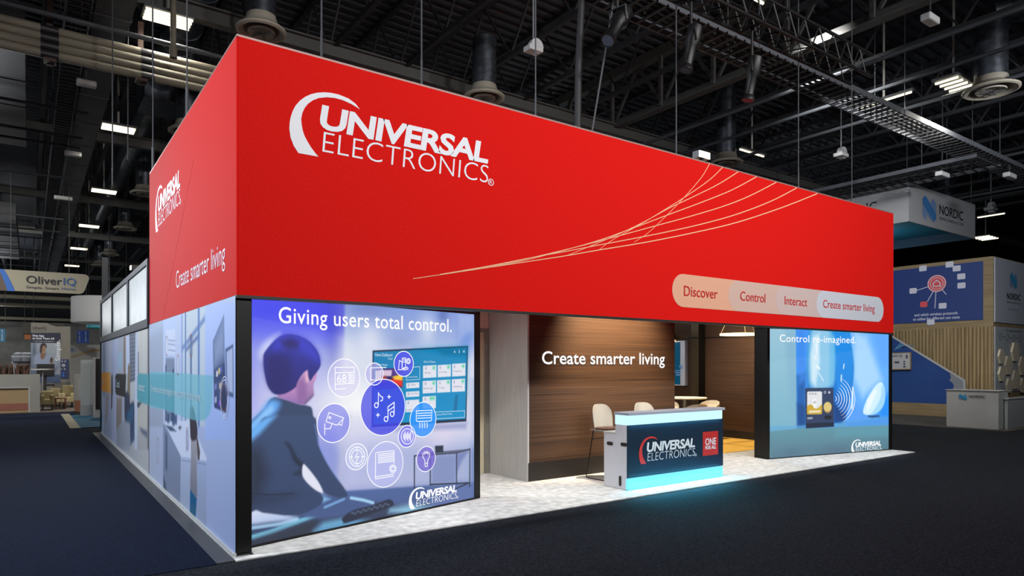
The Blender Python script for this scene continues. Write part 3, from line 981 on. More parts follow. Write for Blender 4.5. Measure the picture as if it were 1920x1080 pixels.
# egg lamp
A.poly([(800, 690), (880, 688), (884, 700), (830, 707), (796, 700)], (20, 70, 120), .9, .02)
A.poly([(764, 670), (770, 628), (800, 556), (848, 482), (884, 450), (908, 462), (922, 520), (918, 590), (896, 640), (856, 674), (812, 686), (780, 684)], (210, 242, 255), 1, .012)
A.poly([(900, 470), (922, 520), (916, 600), (880, 660), (820, 685), (850, 640), (890, 560)], (150, 212, 250), .8, .04)
A.poly([(795, 580), (850, 500), (860, 520), (810, 640), (790, 660)], (244, 252, 255), .9, .05)
# device
A.poly([(350, 745), (553, 738), (553, 771), (350, 784)], (24, 36, 60), 1, .008)
A.poly([(344, 497), (352, 492), (544, 490), (549, 496), (554, 738), (349, 746)], (46, 62, 96), 1, .008)
A.poly([(366, 517), (460, 516), (467, 524), (466, 672), (458, 680), (366, 682), (359, 674), (359, 524)], (226, 228, 232), 1, .008)
A.poly([(360, 624), (390, 612), (420, 640), (445, 630), (466, 612), (466, 672), (458, 680), (366, 682), (359, 674)], (206, 168, 52), 1, .01)
A.poly([(372, 655), (456, 652), (456, 668), (372, 672)], (236, 226, 196), .9, .006)
A.poly([(396, 590), (404, 572), (420, 572), (430, 590), (425, 620), (412, 640), (402, 620)], (244, 244, 246), .95, .01)
for x in (372, 392, 413):
    A.poly([(x, 526), (x + 14, 526), (x + 14, 540), (x, 540)], (168, 168, 176), .8, .005)
A.poly(el(507, 634, 29, 40, 24), (150, 120, 70), 1, .008)
A.poly(el(507, 628, 29, 36, 24), (222, 198, 124), 1, .008)
A.poly(rrect(484, 535, 690, 718, 13), (26, 30, 44), 1, .008)
A.line(el(488, 523, 7, 8, 12), .012, (220, 220, 230), .9)
A.poly([(512, 516), (526, 516), (526, 531), (512, 531)], (220, 222, 235), .9, .006)
A.poly([(360, 704), (398, 702), (398, 716), (360, 718)], (210, 214, 225), .7, .012)
A.build('print_sheet', print_mat('backlit_print_cool', 1.0), rb, .004)
a40 = RB.pts(k4, [(401, 604), (424, 604)])
text_mb('40', RB, a40[0][0], a40[1][0], a40[0][1], .05, .007).build('icon_numerals', mat('screen_grey', (120, 124, 136), .5, 0, .8), rb)
rs = MB()
for i in range(8):
    rx = 18 + 19 * i
    pts = RB.pts(k4, el(552, 570, rx, rx * 1.22, 26, -62 if i < 7 else -30, 62 if i < 7 else 66))
    n = len(pts)
    rs.ribbon(RB, pts, [.004 + .012 * math.sin(math.pi * j / (n - 1)) for j in range(n)], .007)
rs.build('signal_arcs', M_ic, rb)
text('headline', 'Control re-imagined.', RB, kp(k4, 160, 161), kp(k4, 710, 165), kp(k4, 180, 106), M_white_glow, rb, .007, .004, 0, 1.04)
logo(RB, kp(k4, 679, 910), kp(k4, 898, 925), kp(k4, 697, 959), kp(k4, 730, 864), rb, M_white_glow, M_white_glow, .008)


# ================================================================ mural wall along the left aisle
mw = thing('mural_wall', 'long mural wall with printed kitchen and living scenes along the navy aisle', 'wall', (.1, 7.2, .012))
MB().box(.012, .12, .22, 14.4, .04, HZ0 - .05).box(.012, .12, 5.62, 14.4, HZ0 - .05, 3.5).build('wall_core', mat('grey_core', (120, 122, 126), .7), mw)
MB().box(-.025, .13, .03, 14.5, .012, .045).build('base_trim', mat('pale_trim', (190, 192, 192), .5), mw)
km, kn, kf = (270, 580, 4.911), (270, 780, 3.857), (180, 560, 3.858)
NA = SD.px(*kp(km, 50, 300))[0]
A = ART(SD, NA, -.03, .045, HZ0 - .006, 330, 240, km)
A.bil((158, 172, 205), (176, 194, 232), (150, 162, 190), (140, 160, 212))
A.poly([(48, 100), (180, 60), (182, 1080), (48, 1080)], (160, 178, 208), 1, .03, None, (134, 146, 172))
A.poly([(48, 260), (180, 180), (182, 620), (48, 620)], (138, 152, 178), .7, .1)
A.poly([(180, 60), (350, 20), (350, 1080), (180, 1080)], (176, 196, 236), 1, .02, None, (160, 174, 208))
A.poly([(205, 190), (292, 180), (292, 420), (205, 420)], (196, 208, 234), .9, .02)
for y0, y1 in ((318, 330), (372, 384), (285, 290)):
    A.line([(228, y0), (290, y1)], .02, (120, 140, 180), .8)
A.poly([(203, 445), (284, 450), (284, 1060), (203, 1040)], (104, 120, 148), .95, .03)
A.poly([(198, 520), (210, 500), (212, 1040), (198, 1040)], (48, 66, 98), .9, .03)
A.poly([(264, 560), (280, 540), (282, 1060), (264, 1060)], (40, 58, 90), .95, .03)
A.poly([(290, 60), (350, 30), (350, 1080), (290, 1080)], (178, 192, 224), .8, .06)
A.poly([(352, 20), (566, -60), (566, 1080), (352, 1080)], (186, 202, 214), 1, .02, None, (176, 192, 212))
A.poly([(346, 20), (360, 15), (360, 1080), (346, 1080)], (120, 146, 206), .9, .03)
A.poly([(380, 20), (391, 15), (391, 1080), (380, 1080)], (70, 100, 164), .95, .03)
A.poly([(352, 345), (566, 55), (566, 108), (352, 388)], (86, 118, 178), .95, .03)
A.poly([(388, 360), (515, 215), (515, 260), (388, 392)], (70, 98, 156), .95, .03)
A.poly([(499, -20), (516, -30), (516, 1080), (499, 1080)], (72, 106, 172), .95, .03)
A.poly([(428, 240), (445, 235), (445, 1080), (428, 1080)], (72, 94, 140), .9, .03)
A.poly([(566, -60), (860, -60), (860, 1200), (566, 1200)], (168, 191, 244), 1, .01, None, (148, 174, 238))
# television and frame on the wall of the picture
A.poly([(752, 365), (826, 319), (829, 814), (764, 792)], (62, 84, 134), 1, .012)
A.poly([(764, 392), (820, 352), (822, 770), (772, 752)], (166, 182, 222), 1, .012)
A.poly([(637, 292), (741, 44), (748, 490), (762, 952), (650, 905)], (92, 116, 168), 1, .012, None, (34, 50, 92))
A.poly([(645, 320), (735, 120), (740, 420), (650, 560)], (150, 168, 206), .6, .12)
A.poly([(650, 560), (748, 490), (752, 640), (650, 670)], (36, 54, 98), .95, .03)
for x, y, c in ((676, 590, (220, 220, 230)), (697, 565, (226, 206, 130)), (716, 550, (70, 90, 190)), (664, 710, (110, 120, 190)), (705, 700, (216, 190, 150)), (664, 830, (180, 190, 220)), (700, 860, (120, 60, 210)), (735, 760, (60, 80, 150))):
    A.poly([(x - 9, y - 20), (x + 9, y - 28), (x + 9, y + 28), (x - 9, y + 32)], c, .9, .012)
A.poly(el(744, 830, 24, 118, 24), (30, 44, 78), .95, .01)
# kitchen island, hob, person seen from behind
A.k = kn
A.poly([(150, 40), (340, 30), (455, 300), (455, 330), (270, 300)], (196, 208, 236), 1, .02)
A.poly([(158, 66), (205, 78), (238, 112), (190, 108)], (46, 66, 96), .95, .02)
A.poly([(150, 60), (270, 295), (265, 660), (140, 545), (140, 60)], (112, 128, 160), 1, .015, None, (100, 112, 140))
A.poly([(155, 110), (172, 140), (172, 400), (155, 380)], (60, 74, 104), .8, .04)
A.poly([(145, 430), (175, 560), (140, 545)], (50, 62, 84), .9, .03)
A.poly([(268, 296), (345, 304), (345, 720), (264, 655)], (160, 176, 212), 1, .01, None, (134, 148, 178))
A.poly([(384, 318), (455, 328), (456, 815), (384, 745)], (148, 166, 206), 1, .01, None, (128, 142, 176))
A.line([(268, 318), (455, 350)], .012, (100, 118, 160), .8)
for x, y in ((178, 20), (205, 10), (232, 30), (215, 40)):
    A.poly([(x - 9, y - 40), (x + 9, y - 40), (x + 9, y + 30), (x - 9, y + 30)], (40, 62, 98), .85, .03)
A.poly([(262, 70), (275, 80), (262, 102), (250, 84)], (40, 44, 60), .8, .02)
A.poly([(345, 160), (384, 155), (392, 240), (384, 320), (384, 610), (338, 540), (342, 300)], (150, 148, 158), 1, .015, None, (98, 102, 118))
A.poly([(336, 530), (384, 600), (376, 745), (334, 700)], (14, 74, 130), 1, .015, None, (8, 70, 100))
A.poly([(335, -40), (352, -70), (372, -20), (388, 90), (384, 165), (345, 175), (336, 100)], (44, 40, 52), 1, .02)
A.poly([(380, 120), (395, 180), (408, 260), (404, 318), (390, 318), (388, 240)], (70, 60, 66), 1, .02)
A.poly([(305, 100), (325, 100), (325, 250), (305, 260)], (150, 164, 200), .8, .02)
# translucent teal band across both sheets
A.poly([(-20, 20), (565 / 4.911 * 3.857, 1), (455, 15), (300, -25), (0, -90)], (100, 170, 190), 0, .01)
A.k = km
A.poly([(0, 592), (565, 606), (640, 612), (640, 640), (566, 1022), (205, 928), (0, 862)], (92, 172, 190), .72, .012)
A.poly([(0, 592), (280, 600), (280, 945), (0, 862)], (60, 140, 160), .6, .012)
A.gam = .82
A.build('near_sheet', print_mat('print_near', 0), mw, .004)
# rings drawn round the remote controls in the picture
M_or = mat('orange_print', (178, 112, 92), .6)
M_bl = mat('white_print', (214, 222, 244), .6)
for k, cx, cy, rx, ry, m in ((km, 212, 335, 13, 88, M_or), (km, 316, 512, 15, 94, M_or), (km, 437, 335, 17, 104, M_or), (km, 745, 812, 24, 126, M_or), (km, 747, 815, 35, 166, M_bl), (km, 749, 812, 42, 192, M_bl), (kn, 102, 247, 10, 92, M_or), (kn, 316, 160, 8, 78, M_or)):
    MB().ribbon(SD, SD.pts(k, el(cx, cy, rx, ry, 36))[:-1], .008 if m is M_or else .011, .007, True).build('remote_ring', m, mw)
FA0 = SD.px(189, 700)[0]
A = ART(SD, -14.4, NA - .05, .045, HZ0 - .03, 300, 150, kf)
A.bil((176, 186, 214), (190, 192, 192), (140, 152, 176), (160, 164, 170))
A.poly([(20, 330), (60, 320), (62, 1090), (15, 980)], (182, 200, 228), 1, .05)
A.poly([(20, 690), (36, 740), (46, 860), (40, 990), (18, 980)], (22, 112, 188), 1, .12)
A.poly([(60, 320), (165, 285), (165, 1090), (60, 1080)], (176, 190, 232), 1, .05, None, (150, 164, 200))
A.poly([(52, 320), (66, 318), (66, 700), (52, 700)], (120, 138, 170), .8, .06)
A.poly([(80, 300), (112, 300), (112, 560), (80, 560)], (196, 206, 232), .9, .1)
A.poly([(76, 690), (95, 690), (82, 880), (70, 900)], (150, 140, 132), .8, .1)
A.poly([(112, 560), (122, 545), (126, 780), (110, 800)], (46, 44, 50), .9, .05)
A.poly([(120, 690), (150, 690), (150, 1080), (112, 1080)], (168, 182, 220), .9, .08)
A.poly([(163, 280), (200, 272), (200, 545), (163, 545)], (160, 172, 196), 1, .04)
A.poly([(165, 400), (185, 392), (185, 500), (165, 505)], (140, 190, 224), .9, .05)
A.poly([(200, 276), (216, 272), (216, 545), (200, 545)], (120, 106, 100), 1, .04)
A.poly([(220, 266), (243, 260), (243, 545), (220, 545)], (184, 200, 236), 1, .03)
A.poly([(243, 260), (287, 246), (285, 590), (250, 604)], (64, 74, 92), 1, .03)
for i in range(11):
    A.line([(246, 285 + 29 * i), (286, 270 + 29 * i)], .05, (104, 116, 138), .8)
A.poly([(287, 240), (306, 236), (304, 1090), (280, 1090)], (176, 188, 214), 1, .03)
A.poly([(306, 236), (376, 214), (376, 1090), (300, 1090)], (190, 192, 188), 1, .03, None, (150, 154, 160))
A.poly([(304, 390), (312, 385), (312, 545), (304, 545)], (86, 92, 108), .8, .03)
A.line([(330, 225), (330, 545)], .03, (130, 134, 138), .8)
A.line([(362, 215), (362, 1060)], .03, (140, 144, 148), .7)
A.poly([(374, 210), (386, 206), (386, 1090), (374, 1090)], (92, 92, 96), 1, .03)
A.poly([(150, 715), (190, 715), (188, 900), (148, 960)], (120, 112, 106), .95, .08)
A.poly([(190, 715), (216, 715), (214, 880), (188, 890)], (150, 160, 186), .9, .05)
A.poly([(232, 480), (250, 470), (248, 780), (226, 800)], (104, 92, 76), .9, .06)
A.poly([(210, 690), (240, 690), (246, 760), (276, 750), (276, 900), (250, 1000), (240, 900), (212, 890)], (26, 40, 66), .95, .05)
A.poly([(224, 830), (275, 755), (270, 870), (262, 900), (225, 890)], (34, 82, 122), .8, .05)
A.poly([(150, 950), (205, 880), (250, 905), (250, 1090), (150, 1090)], (132, 142, 162), .95, .08)
A.poly([(250, 900), (280, 880), (280, 1020), (250, 1060)], (40, 60, 94), .9, .06)
A.poly([(300, 750), (336, 745), (310, 790), (300, 785)], (54, 56, 64), .95, .03)
A.poly([(300, 800), (372, 760), (372, 960), (320, 940), (300, 950)], (172, 172, 168), .9, .05)
A.poly([(318, 930), (372, 960), (372, 1010), (330, 970)], (74, 84, 108), .9, .05)
A.poly(rrect(-160, 0, 0, 1, .2) if False else [(46, 533), (106, 536), (108, 682), (44, 668), (41, 640), (41, 560)], (232, 140, 24), 1, .02)
A.poly([(84, 536), (106, 537), (108, 682), (84, 676)], (236, 184, 96), .6, .06)
A.poly([(150, 543), (220, 546), (213, 714), (148, 694), (141, 670), (141, 560)], (30, 31, 36), 1, .02)
A.poly([(310, 541), (400, 546), (400, 775), (308, 744), (299, 720), (300, 560)], (62, 142, 158), .95, .02)
A.gam = .85
A.build('far_sheet', print_mat('print_far', 0), mw, .004)
for b, k, x0, y0, x1, y1, cap in (('Discover', kf, 49, 615, 64, 617, .13), ('Control', kf, 148, 640, 173, 642, .16), ('Interact', kf, 310, 665, 355, 668, .14), ('Our devices and technologies in every corner of the home.', km, 68, 765, 530, 832, .10)):
    a0, z0 = SD.pts(k, [(x0, y0)])[0]
    a1, z1 = SD.pts(k, [(x1, y1)])[0]
    text_mb(b, SD, a0, a1, (z0 + z1) / 2 - .0, cap, .008, 0).build('mural_lettering', mat('pale_lettering', (196, 222, 232), .6), mw)
# panes above the far half
xs = [SD.px(x, 600)[0] for x in (192, 211, 241.5, 281)]
xs = [-14.4, SD.px(211.5, 600)[0], SD.px(241.5, 600)[0], -5.62]
M_pane = noise_mat('frosted_pane', (206, 212, 210), (222, 226, 226), (1, 1, 1), 2, .35, spec=.5)
for i in range(3):
    MB().prism(SD, rect(xs[i] + .1, xs[i + 1] - .1, 2.56, 3.44), -.0, .006).build('frosted_pane', M_pane, mw)
fm = MB()
fm.prism(SD, rect(-14.5, -5.62, HZ0 - .04, 2.56), -.02, .03).prism(SD, rect(-14.5, -5.62, 3.44, 3.53), -.02, .03)
for a in xs[:3]:
    fm.prism(SD, rect(a - .1, a + .1, 2.56, 3.44), -.02, .03)
fm.prism(SD, rect(xs[3] - .1, xs[3], 2.56, 3.44), -.02, .03)
fm.prism(SD, rect(-14.5, -14.4, .012, 2.44), -.02, .03)
fm.build('pane_frame', mat('slate_frame', (58, 64, 74), .5, .3), mw)
M_lampw = mat('lamp_face', (255, 250, 235), .5, 0, 14)
lp = thing('floodlight', 'small lit floodlight on top of the mural wall', 'lamp', (.06, SD.px(250, 508)[0] * -1, 3.53))
yy = -SD.px(250, 508)[0]
MB().box(.03, .09, yy - .05, yy + .05, 3.53, 3.57).build('bracket', M_black, lp)
MB().box(-.04, .1, yy - .08, yy + .08, 3.57, 3.66).build('housing', M_black, lp)
MB().box(-.05, -.04, yy - .07, yy + .07, 3.58, 3.65).build('lens', M_lampw, lp)

# ================================================================ wooden block with lettering
wbk = thing('storage_block', 'tall closed block with dark wood front lettered Create smarter living and white side', 'partition', (6.35, 2.2, .012))
WU0, WU1, WV0, WV1 = 4.66, 8.03, 1.69, 2.76
MB().box(WU0 + .03, WU1, WV0, WV0 + .03, .012, 3.1).build('wood_front', M_wood, wbk)
MB().box(WU0 + .012, WU1, WV0 - .006, WV0, .012, .30).build('plinth_board', mat('darker_wood', (26, 20, 18), .5), wbk)
MB().box(WU0, WU0 + .03, WV0 - .004, WV1, .012, 3.1).build('side_panel', M_panel, wbk)
MB().box(WU0 + .03, WU1, WV0 + .03, WV1, .012, 3.1).build('core', mat('block_core', (60, 52, 46), .7), wbk)
WP = PV(WV0)
kw = (880, 560, 3.0)
text('lettering', 'Create smarter living', WP, kp(kw, 408, 368), kp(kw, 1098, 368), kp(kw, 416, 297), M_white_glow, wbk, .005, .012, 0, 1.02)
wl = thing('partition_wall', 'pale partition wall with a door behind the boy light box', 'partition', (2.5, 2.8, .012))
MB().box(.14, 3.62, 2.765, 2.84, .012, 3.1).box(3.62, 4.655, 2.765, 2.84, 2.42, 3.1).build('wall_panel', mat('pale_wall', (226, 222, 208), .6), wl)
dr = thing('door_1', 'closed pale door with a grey frame beside the white side panel', 'door', (4.15, 2.8, .012))
dr['kind'] = 'structure'
MB().box(3.72, 4.57, 2.775, 2.815, .015, 2.35).build('door_leaf', mat('beige_door', (214, 206, 178), .5), dr)
MB().box(4.57, 4.65, 2.74, 2.84, .012, 2.42).box(3.63, 3.72, 2.74, 2.84, .012, 2.42).box(3.72, 4.57, 2.74, 2.84, 2.35, 2.42).build('door_frame', mat('grey_frame', (136, 134, 126), .5), dr)
hg = MB()
for z in (.35, 2.05):
    hg.box(4.585, 4.605, 2.73, 2.74, z, z + .12)
hg.build('hinge', M_alu, dr)
MB().tube([(3.82, 2.775, 1.02), (3.82, 2.72, 1.02), (3.94, 2.72, 1.02)], .011, 8).build('door_handle', M_alu, dr)

# ================================================================ right wall, column, wall display
rwl = thing('partition_wall', 'dark wood wall closing the right end of the stand behind the ring pendant', 'partition', (12.58, 4.6, .012))
MB().box(12.55, 12.61, 1.15, 8.2, .012, 3.1).build('wood_face', M_wood, rwl)
MB().box(12.54, 12.55, 1.15, 8.2, .02, .2).build('plinth_board', MATS['darker_wood'], rwl)
MB().box(12.544, 12.55, 1.15, 8.2, 2.5, 2.53).build('seam', M_black, rwl)
bk = thing('partition_wall', 'dark rear wall of the stand seen behind the white bar table', 'partition', (10, 8.2, .012))
MB().box(8.1, 12.61, 8.21, 8.26, .012, 3.1).build('wood_face', M_wood, bk)
RW = PU(12.55)
MCOL = mat('bronze_anodised', (98, 88, 70), .3, .7)
cv = -RW.px(1322.5, 660)[0]
cl = thing('column', 'slim black and bronze column against the dark wood wall', 'column', (12.42, cv + .1, .012))
MB().box(12.29, 12.535, cv, cv + .24, .012, 3.08).build('shaft', M_black, cl)
MB().box(12.282, 12.29, cv + .005, cv + .235, .012, 3.08).build('bronze_face', MCOL, cl)
MB().box(12.275, 12.537, cv - .006, cv + .246, 2.5, 2.53).build('band', M_black, cl)
# wall display at the back
dv1 = -RW.px(1290, 680)[0]
dsp = thing('wall_display', 'tall teal wall display with a white edge on the dark wood wall', 'display', (12.48, dv1 + .8, 1.24))
z0, z1 = RW.px(1286, 723)[1], RW.px(1286, 639)[1]
MB().box(12.43, 12.538, dv1, dv1 + 1.7, z0, z1).build('white_frame', mat('display_white', (206, 214, 226), .5), dsp)
dt1 = -RW.px(1281.3, 680)[0]
MB().box(12.422, 12.43, dt1, dv1 + 1.66, z0 + .03, z1 - .03).build('screen', mat('teal_screen', (10, 72, 100), .3, 0, .9), dsp)
RD = PU(12.422)
pic = MB()
for x, y, w, h in ((1278.5, 687, .10, .05), (1278.5, 690, .07, .04), (1275, 695, .14, .03), (1274.6, 699, .14, .03), (1275, 703, .14, .04), (1266.3, 697, .05, .05)):
    a, z = RD.px(x, y)
    pic.sheet(RD, rrect(a - w, a + w * .2, z - h / 2, z + h / 2, .03, 3), .003)
pic.build('screen_picture', mat('screen_blue', (110, 150, 190), .4, 0, .5), dsp)
pl_ = thing('picture_light', 'small bright lamp above the teal wall display', 'lamp', (12.9, 0, 2.5))
a, z = RW.px(1267, 635.5)
pl_.location = (12.40, -a, z)
ORG[pl_.name] = Vector((12.40, -a, z))
MB().tube([(12.538, -a, z + .1), (12.35, -a, z + .1)], .012).build('arm', M_black, pl_)
MB().box(12.27, 12.39, -a - .14, -a + .14, z - .035, z + .1).build('housing', M_black, pl_)
MB().box(12.26, 12.38, -a - .13, -a + .13, z - .05, z - .035).box(12.262, 12.27, -a - .13, -a + .13, z - .035, z + .04).build('lens', mat('warm_lens', (255, 226, 170), .5, 0, 7), pl_)

# ================================================================ reception counter
CU0, CU1, CV0, CV1 = 5.395, 7.555, .30, .77
ct = thing('reception_counter', 'white reception counter with glowing cyan bands and dark blue lettered front', 'counter', ((CU0 + CU1) / 2, .53, .012))
prof = [(CV0, .015), (CV1, .015), (CV1, .80), (.53, .80), (.53, .945), (CV0, .945)]
b = MB()
for u0, u1 in ((CU0, CU0 + .035), (CU1 - .035, CU1)):
    n = len(prof)
    vs = [(u0, v, z) for v, z in prof] + [(u1, v, z) for v, z in prof]
    b.add(vs, [tuple(range(n)), tuple(reversed(range(n, 2 * n)))] + [((i + 1) % n, i, i + n, (i + 1) % n + n) for i in range(n)])
b.box(CU0 + .035, CU1 - .035, CV0 + .01, CV0 + .03, .015, .945).box(CU0 + .035, CU1 - .035, .60, .62, .05, .8)
b.build('body', M_white, ct, bevel=.004)
MB().box(CU0 - .005, CU1 + .005, .525, CV1 + .01, .80, .828).build('work_surface', M_offwhite, ct, bevel=.004)
MB().box(CU0 - .012, CU1 + .015, .246, .548, 1.085, 1.125).build('bar_top', mat('silver_laminate', (176, 184, 200), .3, .1), ct, bevel=.004)
st = MB()
for u in (CU0 + .1, CU0 + .3, CU0 + 1.0, CU0 + 1.5, CU1 - .2):
    st.lathe((u, .3, 1.125), [(.014, 0), (.012, .005), (.0, .006)], 10)
st.build('screw_cap', M_alu, ct, True)
M_cy1 = mat('cyan_glow_pale', (196, 240, 255), .4, 0, 1.15)
M_cy2 = mat('cyan_glow', (120, 228, 255), .4, 0, 1.15)
MB().box(CU0 - .004, CU1 - .04, .258, .535, .948, 1.083).build('upper_light_band', M_cy1, ct, bevel=.006)
MB().box(CU0 - .02, CU1 - .04, .248, .30, .02, .178).build('lower_light_band', M_cy2, ct, bevel=.006)
MB().box(CU0 + .002, CU1 + .015, .286, .30, .188, .94).build('front_panel', mat('navy_gloss', (20, 40, 58), .45), ct)
CP = PV(.286)
kc = (1170, 800, 9.0)
logo(CP, kp(kc, 250, 420), kp(kc, 1218, 457), kp(kc, 290, 633), kp(kc, 440, 166), ct, mat('logo_red', (212, 58, 52), .5), mat('logo_white', (226, 236, 244), .5), .006)
qa0 = (CP.px(*kp(kc, 1322, 92))[0] + CP.px(*kp(kc, 1333, 495))[0]) / 2
qa1 = (CP.px(*kp(kc, 1582, 72))[0] + CP.px(*kp(kc, 1588, 465))[0]) / 2
qz0 = (CP.px(*kp(kc, 1333, 495))[1] + CP.px(*kp(kc, 1588, 465))[1]) / 2
qz1 = (CP.px(*kp(kc, 1322, 92))[1] + CP.px(*kp(kc, 1582, 72))[1]) / 2
rs_ = MB().prism(CP, rect(qa0, qa1, qz0, qz1), 0, .005).build('red_badge', mat('badge_red', (196, 44, 40), .5), ct)
text('badge_lettering', 'ONE', CP, kp(kc, 1366, 308), kp(kc, 1548, 296), kp(kc, 1370, 202), MATS['logo_white'], rs_, .007, .02)
text('badge_lettering', 'FOR ALL', CP, kp(kc, 1368, 384), kp(kc, 1548, 364), kp(kc, 1370, 330), MATS['logo_white'], rs_, .007, .04)
CS = PU(CU0)
kq = (1080, 720, 4.909)
cp_ = MB()
for x, y, w, h in ((314, 547, .13, .052), (441, 557, .13, .052), (408, 892, .05, .15)):
    a, z = CS.pts(kq, [(x, y)])[0]
    cp_.sheet(CS, rrect(a - w / 2, a + w / 2, z - h / 2, z + h / 2, min(w, h) / 2 * .98), .0055)
cp_.build('cable_port', mat('port_brown', (40, 30, 28), .7), ct)
led = bpy.data.lights.new('counter_led', 'AREA')
led.shape = 'RECTANGLE'
led.size, led.size_y, led.energy, led.color = 2.1, .02, 48, (.08, .66, 1)
lo = bpy.data.objects.new('counter_led', led)
COL.objects.link(lo)
lo.location = ((CU0 + CU1) / 2, .235, .13)
lo.rotation_euler = (math.radians(-38), 0, 0)
for zz, up, en in ((.938, 0, 1.6), (.192, math.pi, 1.2)):
    l2 = bpy.data.lights.new('counter_led', 'AREA')
    l2.shape = 'RECTANGLE'
    l2.size, l2.size_y, l2.energy, l2.color = 2.05, .012, en, (.1, .7, 1)
    l3 = bpy.data.objects.new('counter_led', l2)
    COL.objects.link(l3)
    l3.location = ((CU0 + CU1) / 2, .262, zz)
    l3.rotation_euler = (up, 0, 0)

# ================================================================ bar stools behind the counter
M_shell = mat('white_plastic', (150, 150, 146), .5)
M_pad = mat('maroon_pad', (58, 33, 27), .85)


def grid_shell(f, nu, nv, th):
    """a bent sheet f(u, v) with thickness"""
    P = [[Vector(f(i / nu, j / nv)) for i in range(nu + 1)] for j in range(nv + 1)]
    N = [[None] * (nu + 1) for _ in range(nv + 1)]
    for j in range(nv + 1):
        for i in range(nu + 1):
            du = P[j][min(i + 1, nu)] - P[j][max(i - 1, 0)]
            dv = P[min(j + 1, nv)][i] - P[max(j - 1, 0)][i]
            N[j][i] = du.cross(dv).normalized()
    w = nu + 1
    vs = [P[j][i] for j in range(nv + 1) for i in range(w)] + [P[j][i] + N[j][i] * th for j in range(nv + 1) for i in range(w)]
    m = w * (nv + 1)
    fs = []
    for j in range(nv):
        for i in range(nu):
            a = j * w + i
            fs.append((a, a + w, a + w + 1, a + 1))
            fs.append((a + m, a + 1 + m, a + w + 1 + m, a + w + m))
    for i in range(nu):
        fs.append((i, i + 1, i + 1 + m, i + m))
        a = nv * w + i
        fs.append((a + 1, a, a + m, a + 1 + m))
    for j in range(nv):
        a = j * w
        fs.append((a + w, a, a + m, a + w + m))
        a = j * w + nu
        fs.append((a, a + w, a + w + m, a + m))
    return vs, fs


def back_f(u, v):
    x = (u - .5) * .43 * (1 - .06 * max(0, (v - .6) / .4) ** 2.2 - .1 * (1 - v) ** 2)
    zt = .44 - .10 * abs(2 * u - 1) ** 4.5
    return (x, .19 + .05 * v - .09 * (2 * u - 1) ** 2, .73 + v * zt)


def seat_f(u, v):
    x = (u - .5) * .43 * (1 - .1 * abs(2 * v - 1) ** 3)
    return (x, -.2 + .42 * v, .745 + .025 * (2 * u - 1) ** 2 - .02 * max(0, .25 - v) * 4 * .25)


bs = thing('bar_stool', 'white shell bar stool at the left end behind the glowing counter', 'bar stool', (0, 0, 0), 'bar stools behind the counter')
vs, fs = grid_shell(back_f, 14, 12, .012)
MB().add(vs, fs).build('backrest', M_shell, bs, True)
vs, fs = grid_shell(seat_f, 12, 10, .014)
MB().add(vs, fs).build('seat', M_shell, bs, True)
pd = MB()
pr_ = rrect(-.195, .195, -.19, .17, .07)
for (x, y), q in ((p, 0) for p in []):
    pass
n = len(pr_)
pd.add([(x * .96, y * .96, .762) for x, y in pr_] + [(x, y, .775) for x, y in pr_] + [(x * .99, y * .99, .80) for x, y in pr_] + [(x * .9, y * .9, .812) for x, y in pr_],
       [tuple(reversed(range(n)))] + [(i + r * n, (i + 1) % n + r * n, (i + 1) % n + (r + 1) * n, i + (r + 1) * n) for r in range(3) for i in range(n)] + [tuple(range(3 * n, 4 * n))])
pd.build('seat_pad', M_pad, bs, True)
for s in (-1, 1):
    MB().tube([(s * .17, -.16, .745), (s * .235, -.24, .02), (s * .235, -.22, .008), (s * .235, .24, .008), (s * .235, .26, .02), (s * .17, .17, .745)], .0085, 8).build('leg', M_black, bs, True)
MB().tube([(-.215, -.215, .26), (.215, -.215, .26)], .0085, 8).build('footrest', M_black, bs, True)
MB().tube([(-.18, .19, .62), (.18, .19, .62)], .007, 8).build('stretcher', M_black, bs, True)
MB().tube([(-.18, -.17, .62), (.18, -.17, .62)], .007, 8).build('stretcher', M_black, bs, True)
bs.location = (5.90, 1.2, .012)
dup(bs, (6.80, 1.16, .012), math.radians(-8), 'white shell bar stool half hidden behind the middle of the glowing counter')

# ================================================================ bar table, tub stools, pendant
tb = thing('bar_table', 'round white bar table on a steel stem between tub stools', 'table', (11.05, 4.0, .012))
MB().lathe((11.05, 4.0, 1.02), [(.0, 0), (.5, 0), (.52, .012), (.52, .025), (.505, .035), (.0, .036)], 40).build('table_top', mat('table_white', (236, 232, 220), .4), tb, True)
MB().lathe((11.05, 4.0, .03), [(.04, 0), (.04, .99)], 16).build('stem', M_alu, tb, True)
MB().lathe((11.05, 4.0, .012), [(.0, 0), (.27, 0), (.27, .008), (.05, .03), (.0, .03)], 32).build('base', M_alu, tb, True)


def tub_f(u, v):
    t = math.radians(-120 + 240 * u)
    top = .94 - .17 * abs(2 * u - 1) ** 2
    r = .08 + .17 * min(1, v * 1.5) ** .6
    z = .70 + (top - .70) * max(0, v - .3) / .7
    return (r * math.sin(t), r * math.cos(t), z)


